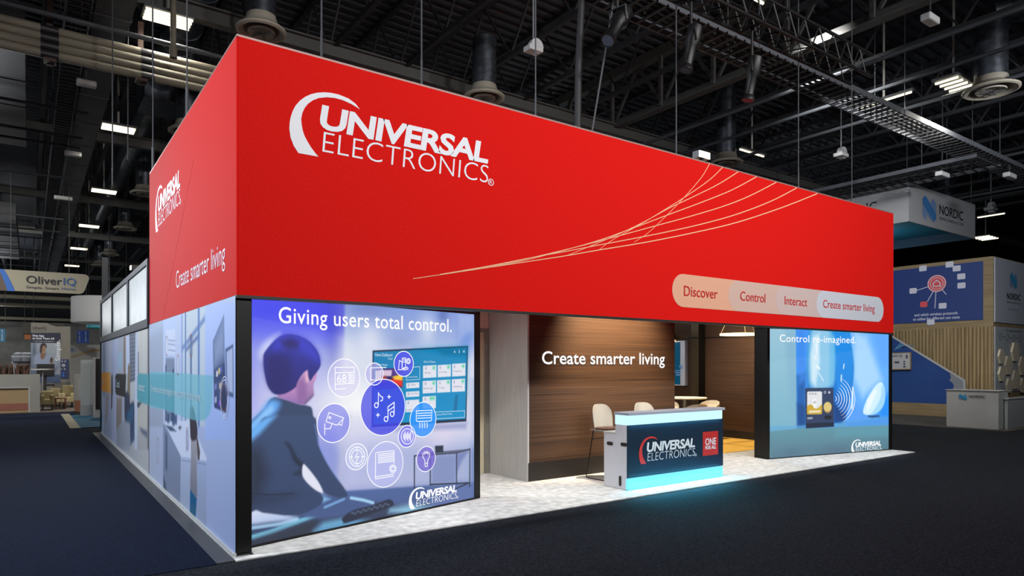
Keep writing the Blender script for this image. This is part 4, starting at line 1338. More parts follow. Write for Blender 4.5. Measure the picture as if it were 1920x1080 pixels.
ts = thing('tub_stool', 'cream tub bar stool in front of the white bar table', 'bar stool', (0, 0, 0), 'tub stools round the bar table')
vs, fs = grid_shell(tub_f, 24, 10, .014)
MB().add(vs, fs).lathe((0, 0, .695), [(.0, 0), (.21, 0), (.23, .02), (.2, .05), (0, .055)], 28).build('tub_shell', mat('cream_plastic', (232, 224, 204), .5), ts, True)
for i in range(4):
    t = math.radians(45 + 90 * i)
    MB().tube([(.13 * math.cos(t), .13 * math.sin(t), .695), (.23 * math.cos(t), .23 * math.sin(t), 0)], [.013, .009], 8).build('leg', M_alu, ts, True)
q = circ(0, 0, .19, 24)
MB().tube([(x, y, .28) for x, y in q] + [(q[0][0], q[0][1], .28)], .007, 6).build('foot_ring', M_alu, ts, True)
ts.location = (10.55, 3.25, .012)
ts.rotation_euler = (0, 0, math.radians(150))
dup(ts, (11.92, 3.98, .012), math.radians(-80), 'cream tub bar stool right of the white bar table beside the column')
dup(ts, (11.35, 4.75, .012), math.radians(-20), 'cream tub bar stool behind the stem of the white bar table')
pn = thing('ring_pendant', 'warm glowing ring pendant hung on thin wires near the right light box', 'pendant lamp', (11.72, 2.94, 2.52))
PC = Vector((11.72, 2.94, 2.52))
q = circ(0, 0, .44, 48)
rg = MB()
nn = len(q)
vs = []
for x, y in q:
    L = math.hypot(x, y)
    for dr_, dz in ((.985, -.02), (1.03, -.02), (1.03, .02), (.985, .02)):
        vs.append(PC + Vector((x * dr_, y * dr_, dz)))
rg.add(vs, [(4 * i + k, 4 * ((i + 1) % nn) + k, 4 * ((i + 1) % nn) + (k + 1) % 4, 4 * i + (k + 1) % 4) for i in range(nn) for k in range(4)])
rg.build('light_ring', mat('warm_ring', (255, 222, 158), .5, 0, 3.2), pn)
wr = MB()
for t in (20, 140, 260):
    wr.tube([PC + Vector((.44 * math.cos(math.radians(t)), .44 * math.sin(math.radians(t)), .02)), PC + Vector((0, 0, .95))], .004, 5)
wr.tube([PC + Vector((0, 0, .95)), PC + Vector((0, 0, 2.3))], .005, 5)
wr.build('hanging_wire', mat('warm_wire', (190, 170, 130), .4, .5), pn)
point('ring_glow', PC + Vector((0, 0, -.15)), 45, (1, .78, .5), .3)

# small floodlight on the top rail of the header
a, z = FR.px(1321, 301)
fl = thing('floodlight', 'small bright floodlight on the top edge of the red header', 'lamp', (a, .05, HZ1 + .03))
MB().box(a - .03, a + .03, .02, .08, HZ1 + .032, HZ1 + .07).build('bracket', M_black, fl)
MB().box(a - .13, a + .13, .0, .12, HZ1 + .07, HZ1 + .17).build('housing', M_alu, fl)
MB().box(a - .12, a + .12, -.008, .0, HZ1 + .075, HZ1 + .165).build('lens', M_lampw, fl)

# ================================================================ hall shell
M_wall = noise_mat('hall_wall_paint', (150, 150, 146), (164, 164, 160), (1, 1, 1), 2, .8)
structure(MB().box(-40, 75, 71, 71.3, 0, 5.9).build('wall_back', M_wall))
M_dark = mat('dark_paint', (30, 32, 36), .85)
structure(MB().box(-40, 75, 71, 71.3, 5.9, 12).build('wall_back_upper', M_dark))
structure(MB().box(-40.3, -40, -14, 71.3, 0, 12).build('wall_left', M_dark))
structure(MB().box(75, 75.3, -14, 71.3, 0, 12).build('wall_right', M_dark))
DZ = 11.4
dk = MB()
vs, v = [], -14.
while v < 71:
    for dv, dz in ((0, 0), (.06, .07), (.18, .07), (.24, 0)):
        vs += [(-40, v + dv, DZ + dz), (75, v + dv, DZ + dz)]
    v += .36
n = len(vs) // 2
dk.add(vs, [(2 * i, 2 * i + 2, 2 * i + 3, 2 * i + 1) for i in range(n - 1)])
structure(dk.build('ceiling', mat('roof_deck', (58, 62, 70), .6, .2)))

# ---------------------------------------------------------------- joists and beams
M_joist = mat('joist_paint', (40, 42, 46), .7)
jt = thing('roof_joist', 'slim dark open web joist running along the hall roof', 'roof joist', (0, 30, 9.6), 'dark roof joists')
MB().bar((0, -12, 9.6), (0, 70, 9.6), .11).build('bottom_chord', M_joist, jt)
MB().bar((0, -12, DZ - .08), (0, 70, DZ - .08), .12).build('top_chord', M_joist, jt)
wb = MB()
v = -12
while v < 68:
    wb.bar((0, v, 9.6), (0, v + 1.2, DZ - .1), .045).bar((0, v + 1.2, DZ - .1), (0, v + 2.4, 9.6), .045)
    v += 2.4
wb.build('web', M_joist, jt)
us = [4.47 - 1.9 * 12 + 1.9 * i for i in range(30)]
jt.location = (us[0], 30, 9.6)
for u in us[1:]:
    if abs(u - 13.97) > .5:
        dup(jt, (u, 30, 9.6))
M_beam = mat('beam_paint', (78, 78, 77), .7)
for i, v in enumerate((9.2, 19.6, 29.8, 40, 51, 62)):
    lab = ('grey steel roof beam crossing just above the red header', 'grey steel roof beam second from the red header', 'grey steel roof beam crossing left of the header, third back', 'grey steel roof beam fourth back above the left aisle', 'grey steel roof beam second from the far wall', 'grey steel roof beam nearest the far wall')[i]
    b = MB()
    b.box(-35, 60, v - .12, v + .12, 9.25, 9.29).box(-35, 60, v - .12, v + .12, 9.56, 9.6).box(-35, 60, v - .015, v + .015, 9.29, 9.56)
    tag(b.build('roof_beam', M_beam, None), lab, 'roof beam')
# knee braces under the first beams
TU = 13.9
tr = thing('roof_truss', 'heavy grey roof truss with tall web posts right of the header centre', 'roof truss', (TU, 20, 9.5))
MB().box(TU - .14, TU + .14, -8, 60, 9.5, 9.56).box(TU - .03, TU + .03, -8, 60, 9.56, 9.75).build('bottom_chord', M_beam, tr)
MB().box(TU - .14, TU + .14, -8, 60, DZ - .3, DZ - .02).build('top_chord', M_beam, tr)
nodes = [gnd(x, y, 9.55).y for x, y in ((1644, 44), (1483, 108), (1347, 165), (1243, 203), (1152, 240))]
dn = nodes[1] - nodes[0]
nodes = [nodes[0] - dn] + nodes + [nodes[-1] + dn * k for k in range(1, 8)]
po, dg = MB(), MB()
for i, v in enumerate(nodes):
    MB().bar((TU - .06, v, 9.6), (TU - .06, v, DZ - .2), .1).build('web_post', M_beam, tr)
    dg.bar((TU + .04, v, 9.65), (TU + .04, v + dn / 2, DZ - .2), .08).bar((TU + .04, v, 9.65), (TU + .04, v - dn / 2, DZ - .2), .08)
dg.build('web_diagonal', M_beam, tr)
# thin pipes along the hall
M_pipe = mat('sprinkler_pipe', (66, 70, 76), .65, .1)
pls = [(x, y) for x, y in ((1420, 200), (1500, 210), (1560, 262), (1640, 310))]
for i, (x, y, z) in enumerate(((1500, 165, 8.6), (1500, 216, 8.6), (1500, 262, 8.6), (1640, 345, 8.7), (1700, 395, 8.7), (1780, 375, 8.7))):
    u = gnd(x, y, z).x
    tag(MB().tube([(u, -9, z), (u, 66, z)], .05, 8).build('sprinkler_pipe', M_pipe), ('thin grey pipe nearest the long cable tray above the right of the header', 'thin grey pipe second behind the roof truss at right', 'thin grey pipe third behind the roof truss at right', 'thin grey pipe passing just over the hanging white sign at right', 'thin grey pipe behind the hanging white sign at right', 'thin grey pipe right of the hanging white sign')[i], 'pipe')
PY = [(118, 205), (108, 252), (100, 270), (92, 330), (84, 408), (80, 432), (78, 447), (75, 470), (74, 484), (70, 500)]
for i, (x, y) in enumerate(PY):
    v = gnd(x, y, 7.95).y
    tag(MB().tube([(-26, v, 7.95), (-.4, v, 7.95)], .035, 8).build('sprinkler_pipe', M_pipe), 'thin grey cross pipe under the left cable tray', 'pipe', 'cross pipes over the left aisle')

M_cpipe = mat('cream_pipe', (150, 146, 128), .6)
for y, v, lab in ((558, 48, 'pale pipe crossing just below the hanging pale sign, upper'), (573, 55, 'pale pipe crossing below the hanging pale sign, middle'), (598, 66, 'pale pipe crossing just above the far grey wall')):
    z = PV(v).px(60, y)[1]
    tag(MB().tube([(-34, v, z), (3, v, z)], .14, 10).build('wall_pipe', M_cpipe), lab, 'pipe')

# ---------------------------------------------------------------- cable trays
M_tray = mat('tray_steel', (84, 88, 95), .65, .1)
M_tray_d = mat('tray_dark', (54, 57, 62), .7, .1)


def tray(label, p0, p1, width, z, step=.3, h=.12, m=None, cables=3):
    """ladder tray from p0 to p1 (u, v), width measured to the left of that direction"""
    p0, p1 = Vector((p0[0], p0[1], z)), Vector((p1[0], p1[1], z))
    d = (p1 - p0).normalized()
    s = Vector((-d.y, d.x, 0)) * width
    L = (p1 - p0).length
    t = thing('cable_tray', label, 'cable tray', (p0 + p1) / 2)
    m = m or M_tray
    for o in (Vector(), s):
        MB().obox(p0 + o, d * L, s.normalized() * .03, Vector((0, 0, h))).build('side_rail', m, t)
    r = MB()
    k = 0
    while k < L:
        r.obox(p0 + d * k, d * .05, s, Vector((0, 0, .03)))
        k += step
    r.build('rungs', M_tray_d, t)
    c = MB()
    for i in range(cables):
        q = p0 + s * ((i + 1.2) / (cables + 1.6)) + Vector((0, 0, .06))
        c.obox(q, d * L, s.normalized() * .035, Vector((0, 0, .03)))
    c.build('cables', M_cable, t)
    k = 1.5
    while k < L:
        for o in (Vector(), s):
            MB().tube([p0 + d * k + o, p0 + d * k + o + Vector((0, 0, DZ - z))], .012, 5).build('hanger_rod', M_steel_dark, t)
        k += 6
    return t


a, b = gnd(1427.8, 91.7, 8), gnd(1400, 130, 8)
tray('long ladder cable tray crossing above the right half of the red header', (2.5, a.y), (33, a.y), b.y - a.y, 8.0, .27, .14, None, 4)
a, b = gnd(1725, 318, 7.9), gnd(1725, 345, 7.9)
tray('ladder cable tray running back behind the hanging white sign', (b.x, 1.5), (b.x, 45), b.x - a.x, 7.9, .3, .12)
a, b = gnd(127, 0, 8.5), gnd(177, 0, 8.5)
tray('long ladder cable tray running down the hall above the navy aisle', (b.x, -2), (b.x, 60), b.x - a.x, 8.5, .24, .12)

# ---------------------------------------------------------------- ducts
M_gduct = noise_mat('grey_duct_sheet', (66, 68, 71), (80, 82, 85), (.5, .5, .5), 3, .55, .3)
a, b = gnd(182, 0, 8.68), gnd(258, 0, 8.68)
fd = thing('flat_duct', 'wide flat grey duct beside the left cable tray', 'duct', ((a.x + b.x) / 2, 25, 8.68))
MB().box(a.x, b.x, -2, 60, 8.68, 9.18).build('duct_run', M_gduct, fd)
v = 4
while v < 60:
    MB().box(a.x - .02, b.x + .02, v, v + .05, 8.665, 9.195).build('joint_flange', M_steel_dark, fd)
    v += 2.4
a = gnd(372, 0, 10.4)
c = gnd(300, 190, 10.1)
sdct = thing('spiral_duct', 'round galvanised duct running along the hall left of the header', 'duct', (a.x, 20, 10))
MB().tube([(a.x, 4, 10.5), (a.x, c.y - .9, 10.5)], .40, 24).build('duct_run', M_zinc, sdct, True)
MB().tube([(c.x - .1, c.y + .8, 10.2), (c.x - .1, 55, 10.2)], .36, 24).build('duct_tail', M_zinc, sdct, True)
MB().box(c.x - .55, c.x + .55, c.y - .9, c.y + .8, 9.85, 10.9).build('branch_box', M_zinc, sdct, bevel=.02)
rb_ = MB()
v = 4.5
while v < c.y - 1:
    rb_.tube([(a.x, v, 10.5), (a.x, v + .04, 10.5)], .415, 24)
    v += 1.1
rb_.build('coupling', M_zinc, sdct, True)
for i, (q, z, h) in enumerate((((45, 100), (50, 280), (-30, 280)), ((30, 415), (30, 487), (-60, 487))) and (((47, 95, 276), 8.1, .8), ((30, 412, 486), 8.0, .7))):
    p0, p1 = gnd(q[0], q[1], z), gnd(q[0], q[2], z)
    d = thing('rectangular_duct', ('large grey sheet metal duct at the left edge under the white pipes', 'grey sheet metal duct at the left edge above the hanging white sign')[i], 'duct', ((p0.x + p1.x) / 2 - 1.2, (p0.y + p1.y) / 2, z))
    MB().box(p0.x - 3, p0.x, min(p0.y, p1.y), max(p0.y, p1.y), z, z + h).build('duct_run', M_gduct, d)
    for k in range(1, 4):
        v = p0.y + (p1.y - p0.y) * k / 4
        MB().box(p0.x - 3.01, p0.x + .015, v, v + .04, z - .012, z + h + .01).build('joint_flange', M_steel_dark, d)

# pipe bundle
pv = gnd(205, 105, 8.0).y
pb = thing('pipe_bundle', 'bundle of cream insulated pipes crossing the hall left of the header', 'pipes', (-6, pv, 7.8))
M_ins = noise_mat('cream_insulation', (104, 100, 88), (122, 117, 103), (.4, 3, 3), 2, .7)
for i in range(4):
    z = 7.76 + .165 * i
    MB().tube([(-18, pv + .02 * i, z), (3.2, pv + .02 * i, z)], .083, 16).build('pipe', M_ins, pb, True)
for x0, x1 in ((76, 111), (262, 289)):
    sl = MB()
    u0, u1 = gnd(x0, 75 if x0 < 200 else 125, 8).x, gnd(x1, 75 if x0 < 200 else 125, 8).x
    for i in range(4):
        z = 7.76 + .165 * i
        sl.tube([(u0, pv + .02 * i, z), (u1, pv + .02 * i, z)], .086, 16)
    sl.build('bare_pipe_section', mat('bare_pipe', (38, 38, 40), .5, .3), pb, True)
for x in (93, 276):
    cl_ = MB()
    u = gnd(x, 90, 8).x
    cl_.box(u - .05, u + .05, pv + .1, pv + .16, 7.6, 8.9)
    cl_.box(u - .1, u + .1, pv - .1, pv + .16, 7.62, 7.67)
    cl_.build('bracket', mat('rusty_bracket', (62, 40, 30), .7), pb)
MB().tube([(gnd(160, 70, 8).x - 3.2, pv - .2, 8.45), (3, pv - .2, 8.45)], .05, 10).build('thin_pipe', M_pipe, pb, True)
# drain elbow
ex = gnd(325, 90, 8.2)
tag(MB().tube([(ex.x, ex.y, 9.6), (ex.x, ex.y, 8.05)], .055, 14).tube([(ex.x, ex.y, 8.2), (ex.x, ex.y, 8.0)], .07, 14).build('drain_pipe', M_ins, None, True), 'short upright cream pipe under the nearest ceiling light', 'pipe')

# ---------------------------------------------------------------- duct drops with round diffusers
M_diff = mat('diffuser_white', (158, 153, 140), .6)


def drop(label, x, y, dia=.56, z=8.5, top=11.38):
    p = gnd(x, y, z)
    t = thing('duct_diffuser', label, 'air diffuser', p)
    MB().tube([p + Vector((0, 0, .28)), p + Vector((0, 0, top - z))], dia / 2, 24).build('drop_duct', M_zinc, t, True)
    s = MB()
    k = .6
    while k < top - z:
        s.tube([p + Vector((0, 0, k)), p + Vector((0, 0, k + .02))], dia / 2 + .006, 24)
        k += .22
    s.build('duct_rib', M_zinc, t, True)
    R = dia * .86
    MB().lathe(p, [(dia / 2, .34), (dia / 2 + .03, .2), (R, .06), (R, .02), (R - .05, 0), (dia * .62, .05), (dia * .52, .3), (dia / 2, .34)], 36).build('flange', M_diff, t, True)
    MB().lathe(p, [(0, .06), (dia * .18, .05), (dia * .45, .0), (dia * .47, .03), (dia * .2, .14), (0, .16)], 30).build('cone', M_diff, t, True)
    v_ = MB()
    for i in range(6):
        a_ = math.radians(60 * i)
        v_.bar(p + Vector((.03, 0, -.005)), p + Vector((dia * .42 * math.cos(a_), dia * .42 * math.sin(a_), -.012)), .018)
    v_.build('vane', M_steel_dark, t)
    return t, p


drop('round white diffuser on a duct just above the left corner of the red header', 490, 62)
t, pB = drop('round white diffuser under the bent duct above the header lettering', 908, 186, .60, 8.5, 10.0)
el_ = [pB + Vector((0, 0, 1.5))]
for k in range(7):
    an = math.radians(15 * k)
    el_.append(pB + Vector((-.8 + .8 * math.cos(an), 0, 1.5 + .8 * math.sin(an))))
el_.append(pB + Vector((-8, 0, 2.3)))
MB().tube(el_, .3, 24).build('bent_duct', M_zinc, t, True)
drop('round diffuser peeping over the right half of the red header', 1362, 308, .62)
t, pD = drop('round white diffuser on a wide duct at the right edge of the picture', 1858, 172, .70, 8.5, 10.2)
MB().tube([pD + Vector((0, 0, 1.9)), pD + Vector((.9, -1.2, 2.1)), pD + Vector((4, -5, 2.2))], .33, 20).build('bent_duct', M_zinc, t, True)
drop('round diffuser right of the hanging white sign, low in the dark', 1775, 436, .8)
for x, y, lab in ((352, 250, 'round diffuser half hidden by the top left edge of the red header'), (271, 365, 'round diffuser beside the far left edge of the red header'), (235, 430, 'round diffuser left of the red header, third down the hall'), (206, 478, 'round diffuser just above the frosted panes of the mural wall'), (187, 499, 'farthest round diffuser above the left aisle')):
    drop(lab, x, y, .6)

# ---------------------------------------------------------------- high bay lamps
M_tube = mat('lamp_tube', (255, 240, 205), .4, 0, 2.2)


def highbay(label, x, y, z=9.0, along='u', w=.95, d=.6, n=4, group=None):
    p = gnd(x, y, z)
    t = thing('ceiling_light', label, 'ceiling light', p, group)
    q = Vector((w / 2, d / 2)) if along == 'u' else Vector((d / 2, w / 2))
    MB().box(p.x - q.x, p.x + q.x, p.y - q.y, p.y + q.y, z + .05, z + .11).build('housing', M_steel_dark, t)
    for k in range(n):
        o = (k - (n - 1) / 2) * d / n
        m = MB()
        if along == 'u':
            m.tube([(p.x - w / 2 + .04, p.y + o, z + .02), (p.x + w / 2 - .04, p.y + o, z + .02)], .03, 8)
        else:
            m.tube([(p.x + o, p.y - w / 2 + .04, z + .02), (p.x + o, p.y + w / 2 - .04, z + .02)], .03, 8)
        m.build('lamp_tube', M_tube, t)
    MB().tube([(p.x, p.y, z + .1), (p.x, p.y, DZ)], .03, 6).build('stem', M_offwhite, t)
    return p




def hall_spot(p, power, angle=135):
    spot('hall_spot', p + Vector((0, 0, -.06)), p + Vector((0, 0, -3)), power, angle, (1, .94, .82), .3, .6)


for i, (x, y) in enumerate(((315, 38), (222, 243), (195, 360), (167, 425), (148, 467), (135, 499), (111, 557), (105, 571), (101, 581), (97, 590))):
    p = highbay(('nearest lit ceiling light, above the cream pipes', 'second lit ceiling light down the left aisle', 'third lit ceiling light down the left aisle', 'fourth lit ceiling light down the left aisle', 'fifth lit ceiling light, above the frosted panes', 'sixth lit ceiling light, just above the hanging white rounded sign', 'first ceiling light below the hanging white rounded sign', 'second ceiling light below the hanging white rounded sign', 'third ceiling light below the hanging white rounded sign', 'farthest ceiling light over the left aisle')[i], x, y)
    if i < 4:
        hall_spot(p, (500, 900, 1500, 1800)[i])
p = highbay('lit ceiling light with four lamps beside the wide diffuser at right', 1788, 160, 9, 'v', .6, 1.1, 4)
hall_spot(p, 1500)
highbay('single lit lamp strip behind the long cable tray at right', 1657, 190, 9, 'v', 1.5, .12, 1)
p = highbay('lit ceiling light right of the hanging white sign', 1848, 447, 9, 'v', .9, 1.6, 4)
hall_spot(p, 2600)
highbay('dim lit strip above the ceiling light right of the hanging sign', 1858, 405, 9, 'v', 1.2, .2, 1)
p = highbay('lit ceiling light at the top edge above the stage lamps', 1425, -14, 9.2, 'u')

highbay('lit strip low in the dark left of the hanging white sign', 1410, 288, 9, 'u', 1.4, .2, 1)

# ---------------------------------------------------------------- small things hung from the roof
M_bx = mat('box_white', (190, 192, 194), .5)


def hung(label, x, y, z, s=.18, name='wireless_unit'):
    p = gnd(x, y, z)
    t = thing(name, label, 'ceiling unit', p)
    MB().tube([p + Vector((0, 0, .1)), Vector((p.x, p.y, DZ))], .018, 6).build('rod', M_grey_paint, t)
    MB().box(p.x - s, p.x + s, p.y - s * .7, p.y + s * .7, z - .06, z + .05).build('lower_box', M_bx, t, bevel=.02)
    MB().tube([p + Vector((s * .4, -s * .3, .08)), p + Vector((s * .4, s * .4, .08))], s * .9, 14).build('round_box', M_bx, t, True)
    return t


hung('white double antenna box hung on a rod above the header centre', 1000, 93, 8.2, .17)
hung('white double antenna box hung behind the header, right of the floodlight', 1577, 291, 8.2, .2)
hung('white double antenna box hung right of the hanging white sign', 1858, 392, 8.2, .25)
for i, (x, y, z, w, lab) in enumerate(((1744, 43, 8.6, .22, 'white rounded emergency lamp under the heavy roof truss at top right'), (1893, 334, 7.6, .3, 'white rounded emergency lamp right of the long cable tray'), (1767, 332, 7.6, .3, 'grey box lamp above the corner of the hanging sign'), (162, 162, 8.3, .2, 'white box lamp beside the left cable tray, nearest'), (137, 293, 8.2, .22, 'white box lamp under the left cable tray, second'), (119, 375, 8.2, .3, 'white box lamp under the left cable tray, third'))):
    p = gnd(x, y, z)
    t = thing('emergency_lamp', lab, 'ceiling lamp', p)
    MB().box(p.x - w, p.x + w, p.y - .1, p.y + .1, z, z + .14).build('housing', M_bx, t, bevel=.03)
    MB().bar(p + Vector((0, 0, .1)), Vector((p.x, p.y, DZ if i in (0, 2) else 8.0 if i == 1 else 8.675)), .025).build('stem', M_steel_dark, t)

# suspension lines of the header
for i, (x, y) in enumerate(((793, 160), (1007, 216), (1271, 289), (605, 110), (1500, 350), (1600, 378))):
    a, z = FR.px(x, y)
    tag(MB().tube([(a, .03, HZ1 + .05), (a, .03, DZ)], .009, 6).tube([(a, .03, HZ1 + .02), (a, .03, HZ1 + .3)], .012, 6).build('suspension_cable', M_wire), ('steel line above the first letters of the header logo', 'steel line with white antenna box near it at header centre', 'steel line left of the header floodlight', 'steel line nearest the left corner of the header', 'steel line right of the header floodlight', 'steel line nearest the right end of the header')[i], 'cable')
for i, (u, v) in enumerate(((.03, 5.45), (.03, 2.6))):
    tag(MB().tube([(u, v, HZ1 + .05), (u, v, DZ)], .009, 6).tube([(u, v, HZ1 + .02), (u, v, HZ1 + .4)], .02, 6).build('suspension_cable', M_wire), ('steel line at the far end of the left header side', 'steel line midway on the left header side')[i], 'cable')
for i, (x, y0, z) in enumerate(((211, 345, 5.0), (240, 300, 6.0), (286, 120, 7.2))):
    p = gnd(x, y0, z)
    tag(MB().tube([p, Vector((p.x, p.y, DZ))], .012, 6).build('suspension_cable', M_wire), ('pale rope hanging left of the spiral duct', 'thin rope hanging beside the second ceiling light', 'thin rope hanging in front of the nearest ceiling light')[i], 'cable')
a = FR.px(1138, 250)[0]
tag(MB().tube([(a, .6, 4.4), (a + .02, .6, 6), (a + .12, .6, 7.6), (a + .3, .5, 9.5), (a + .3, .5, 11)], .05, 8).build('cable_bundle', M_cable, None, True), 'thick black cable bundle dropping behind the header centre', 'cable')
tag(MB().tube([(a + .12, .5, 4.8), (a + .55, .4, 7.2)], .014, 6).build('safety_rope', M_wire), 'taut pale rope beside the thick black cable bundle', 'cable')

# ---------------------------------------------------------------- lighting truss with stage lamps
lt = thing('lighting_truss', 'black lighting truss at the top edge carrying the stage lamps', 'truss', (7.2, 0, 7.05))
T0, T1, TZ, TV = 4.6, 11.0, 7.1, -.2
for dv, dz in ((-.2, 0), (.2, 0), (-.2, .4), (.2, .4)):
    MB().tube([(T0, TV + dv, TZ + dz), (T1, TV + dv, TZ + dz)], .028, 8).build('chord', M_black, lt, True)
w_ = MB()
k = T0
while k < T1 - .3:
    for dv in (-.2, .2):
        w_.tube([(k, TV + dv, TZ), (k + .22, TV + dv, TZ + .4)], .012, 5).tube([(k + .22, TV + dv, TZ + .4), (k + .44, TV + dv, TZ)], .012, 5)
    w_.tube([(k, TV - .2, TZ), (k + .22, TV + .2, TZ)], .012, 5).tube([(k + .22, TV + .2, TZ), (k + .44, TV - .2, TZ)], .012, 5)
    k += .44
w_.build('lacing', M_black, lt)
hw = MB()
for u in (5.2, 8.6):
    hw.tube([(u, TV, TZ + .4), (u, TV, DZ)], .01, 5)
hw.build('hoist_chain', M_wire, lt)
M_lens = mat('lens_glass', (70, 80, 100), .1, 0, 0)


def stage_lamp(label, x, y, d, aim):
    t_, w = (x - 960) / FPX, -(y - HY) / FPX
    sn, cs = math.sin(YAW), math.cos(YAW)
    d = (-.2 - CAM.y) / (cs - t_ * sn)
    c = CAM + Vector((sn + t_ * cs, cs - t_ * sn, w)) * d
    ax = Vector(aim).normalized()
    t = thing('stage_lamp', label, 'stage lamp', c, 'stage lamps on the truss')
    MB().tube([c - ax * .34, c - ax * .30, c - ax * .05, c + ax * .0, c + ax * .28, c + ax * .30, c + ax * .36], [.05, .105, .115, .08, .075, .095, .1], 18).build('barrel', M_black, t, True)
    MB().tube([c + ax * .355, c + ax * .362], .08, 18).build('lens', M_lens, t)
    sx = ax.cross(Vector((0, 0, 1))).normalized()
    MB().tube([c + sx * .13 - ax * .05, c + sx * .13 + Vector((0, 0, .22)), c - sx * .13 + Vector((0, 0, .22)), c - sx * .13 - ax * .05], .014, 6).build('yoke', M_black, t)
    MB().tube([c + Vector((0, 0, .22)), c + Vector((0, 0, max(.3, TZ - c.z)))], .02, 8).tube([Vector((c.x, TV - .24, TZ + .01)), Vector((c.x, TV + .24, TZ + .01))], .022, 8).build('clamp', M_black, t)
    MB().box(c.x - .05, c.x + .05, c.y - .03, c.y + .03, c.z - .02, c.z + .05).build('gel_tag', mat('blue_tag', (30, 70, 140), .5), t)


stage_lamp('upper left black stage lamp on the lighting truss, tilted left', 1158, 46, 9.0, (-.55, -.1, -.75))
stage_lamp('middle black stage lamp hanging steeply from the lighting truss', 1296, 88, 9.8, (-.22, .1, -1))
stage_lamp('right black stage lamp hanging steeply from the lighting truss', 1410, 145, 10.4, (-.1, .15, -1))

# ================================================================ neighbouring stand at the left
M_grey = mat('stand_grey', (118, 118, 114), .7)
M_greyl = mat('stand_light_grey', (136, 138, 140), .7)
M_navyp = mat('navy_print', (12, 18, 46), .6)
M_bluep = mat('blue_print', (30, 84, 160), .6)
M_dtext = mat('dark_lettering', (24, 26, 34), .6)
M_ltext = mat('pale_print_text', (196, 200, 210), .6)
kz = (0, 590, 5.4)
ko = (0, 480, 7.715)


def hpoly(pl, k, pts):
    return pl.pts(k, pts)


# hanging sign
OP = PV(24)
osn = thing('hanging_sign', 'hanging pale sign with rounded right end, dark and blue lettering and blue stripe', 'hanging sign', OP.w(*OP.px(80, 525)))
OUT = [(-420, 160), (50, 190), (1190, 262), (1240, 270), (1275, 290), (1290, 325), (1280, 360), (1225, 500), (1205, 530), (1160, 548), (215, 505), (-420, 470)]
MB().prism(OP, hpoly(OP, ko, OUT), -.35, 0).build('sign_panel', mat('sign_cream', (132, 128, 114), .7), osn)
MB().prism(OP, hpoly(OP, ko, [(-30, 184), (48, 190), (95, 255), (150, 360), (218, 508), (108, 504), (60, 370), (10, 250)]), 0, .012).build('blue_stripe', M_bluep, osn)
MB().prism(OP, hpoly(OP, ko, [(-420, 160), (-30, 184), (10, 250), (60, 370), (108, 504), (-420, 470)]), 0, .008).build('tan_area', mat('tan_print', (78, 66, 58), .7), osn)
text('lettering', 'Oliver', OP, kp(ko, 378, 395), kp(ko, 898, 418), kp(ko, 420, 286), M_dtext, osn, .02, .012)
text('lettering', 'IQ', OP, kp(ko, 918, 420), kp(ko, 1100, 424), kp(ko, 925, 318), mat('blue_lettering', (44, 78, 128), .6), osn, .02, .012)
text('tagline', 'Simple. Smart.', OP, kp(ko, 378, 467), kp(ko, 862, 489), kp(ko, 385, 428), M_dtext, osn, .02, 0)
text('tagline', 'Home.', OP, kp(ko, 895, 490), kp(ko, 1108, 498), kp(ko, 900, 452), MATS['blue_lettering'], osn, .02, 0)
hg = MB()
for x in (20, 130):
    a, z = OP.px(x, 510)
    hg.tube([OP.w(a, z, -.17), OP.w(a, DZ, -.17)], .012, 5)
hg.build('hanging_wire', M_wire, osn)

# planter bar
PB_ = PV(25.3)
pbx = thing('bar_counter', 'pale bar counter with tan inset front and dry brown grass on top', 'counter', PB_.w(-4, 0))
a1 = PB_.px(75, 740)[0]
a2 = PB_.px(53, 740)[0]
zt = PB_.px(40, 702)[1]
zi = PB_.px(30, 728)[1]
MB().prism(PB_, rect(a1 - 9, a1, .012, zt), -.7, -.08).prism(PB_, rect(a1 - 9, a1, zi + .05, zt), -.08, 0).prism(PB_, rect(a2 + .06, a1, .012, zi + .05), -.08, 0).build('body', M_grey, pbx)
MB().prism(PB_, rect(a1 - 9, a2, .012, zi), -.1, -.07).build('inset_panel', mat('tan_panel', (128, 108, 78), .7), pbx)
MB().prism(PB_, rect(a1 - 9, a2, .1, .36), -.07, -.055).build('red_panel', mat('brick_panel', (112, 66, 54), .7), pbx)
MB().prism(PB_, rect(a2, a2 + .06, .012, zi + .05), -.08, .01).prism(PB_, rect(a1 - 9, a2, zi, zi + .05), -.08, .01).build('white_trim', M_greyl, pbx)
gr = MB()
for i in range(620):
    a = a1 - .35 - random.random() * 6.0
    o = -.15 - random.random() * .4
    h = .22 + random.random() * .26
    b0 = PB_.w(a, zt, o)
    gr.add([b0, b0 + Vector((.03, 0, 0)), b0 + Vector((.02 + random.uniform(-.06, .06), .02, h)), b0 + Vector((random.uniform(-.02, .0), .03, h * .6))], [(0, 1, 2, 3)])
o = gr.build('dry_grass', noise_mat('dry_grass', (34, 22, 18), (82, 54, 40), (1, 1, 1), 6, .8))
tag(o, 'row of dry brown grass growing from the top of the pale bar counter', 'plants', None, 'stuff')

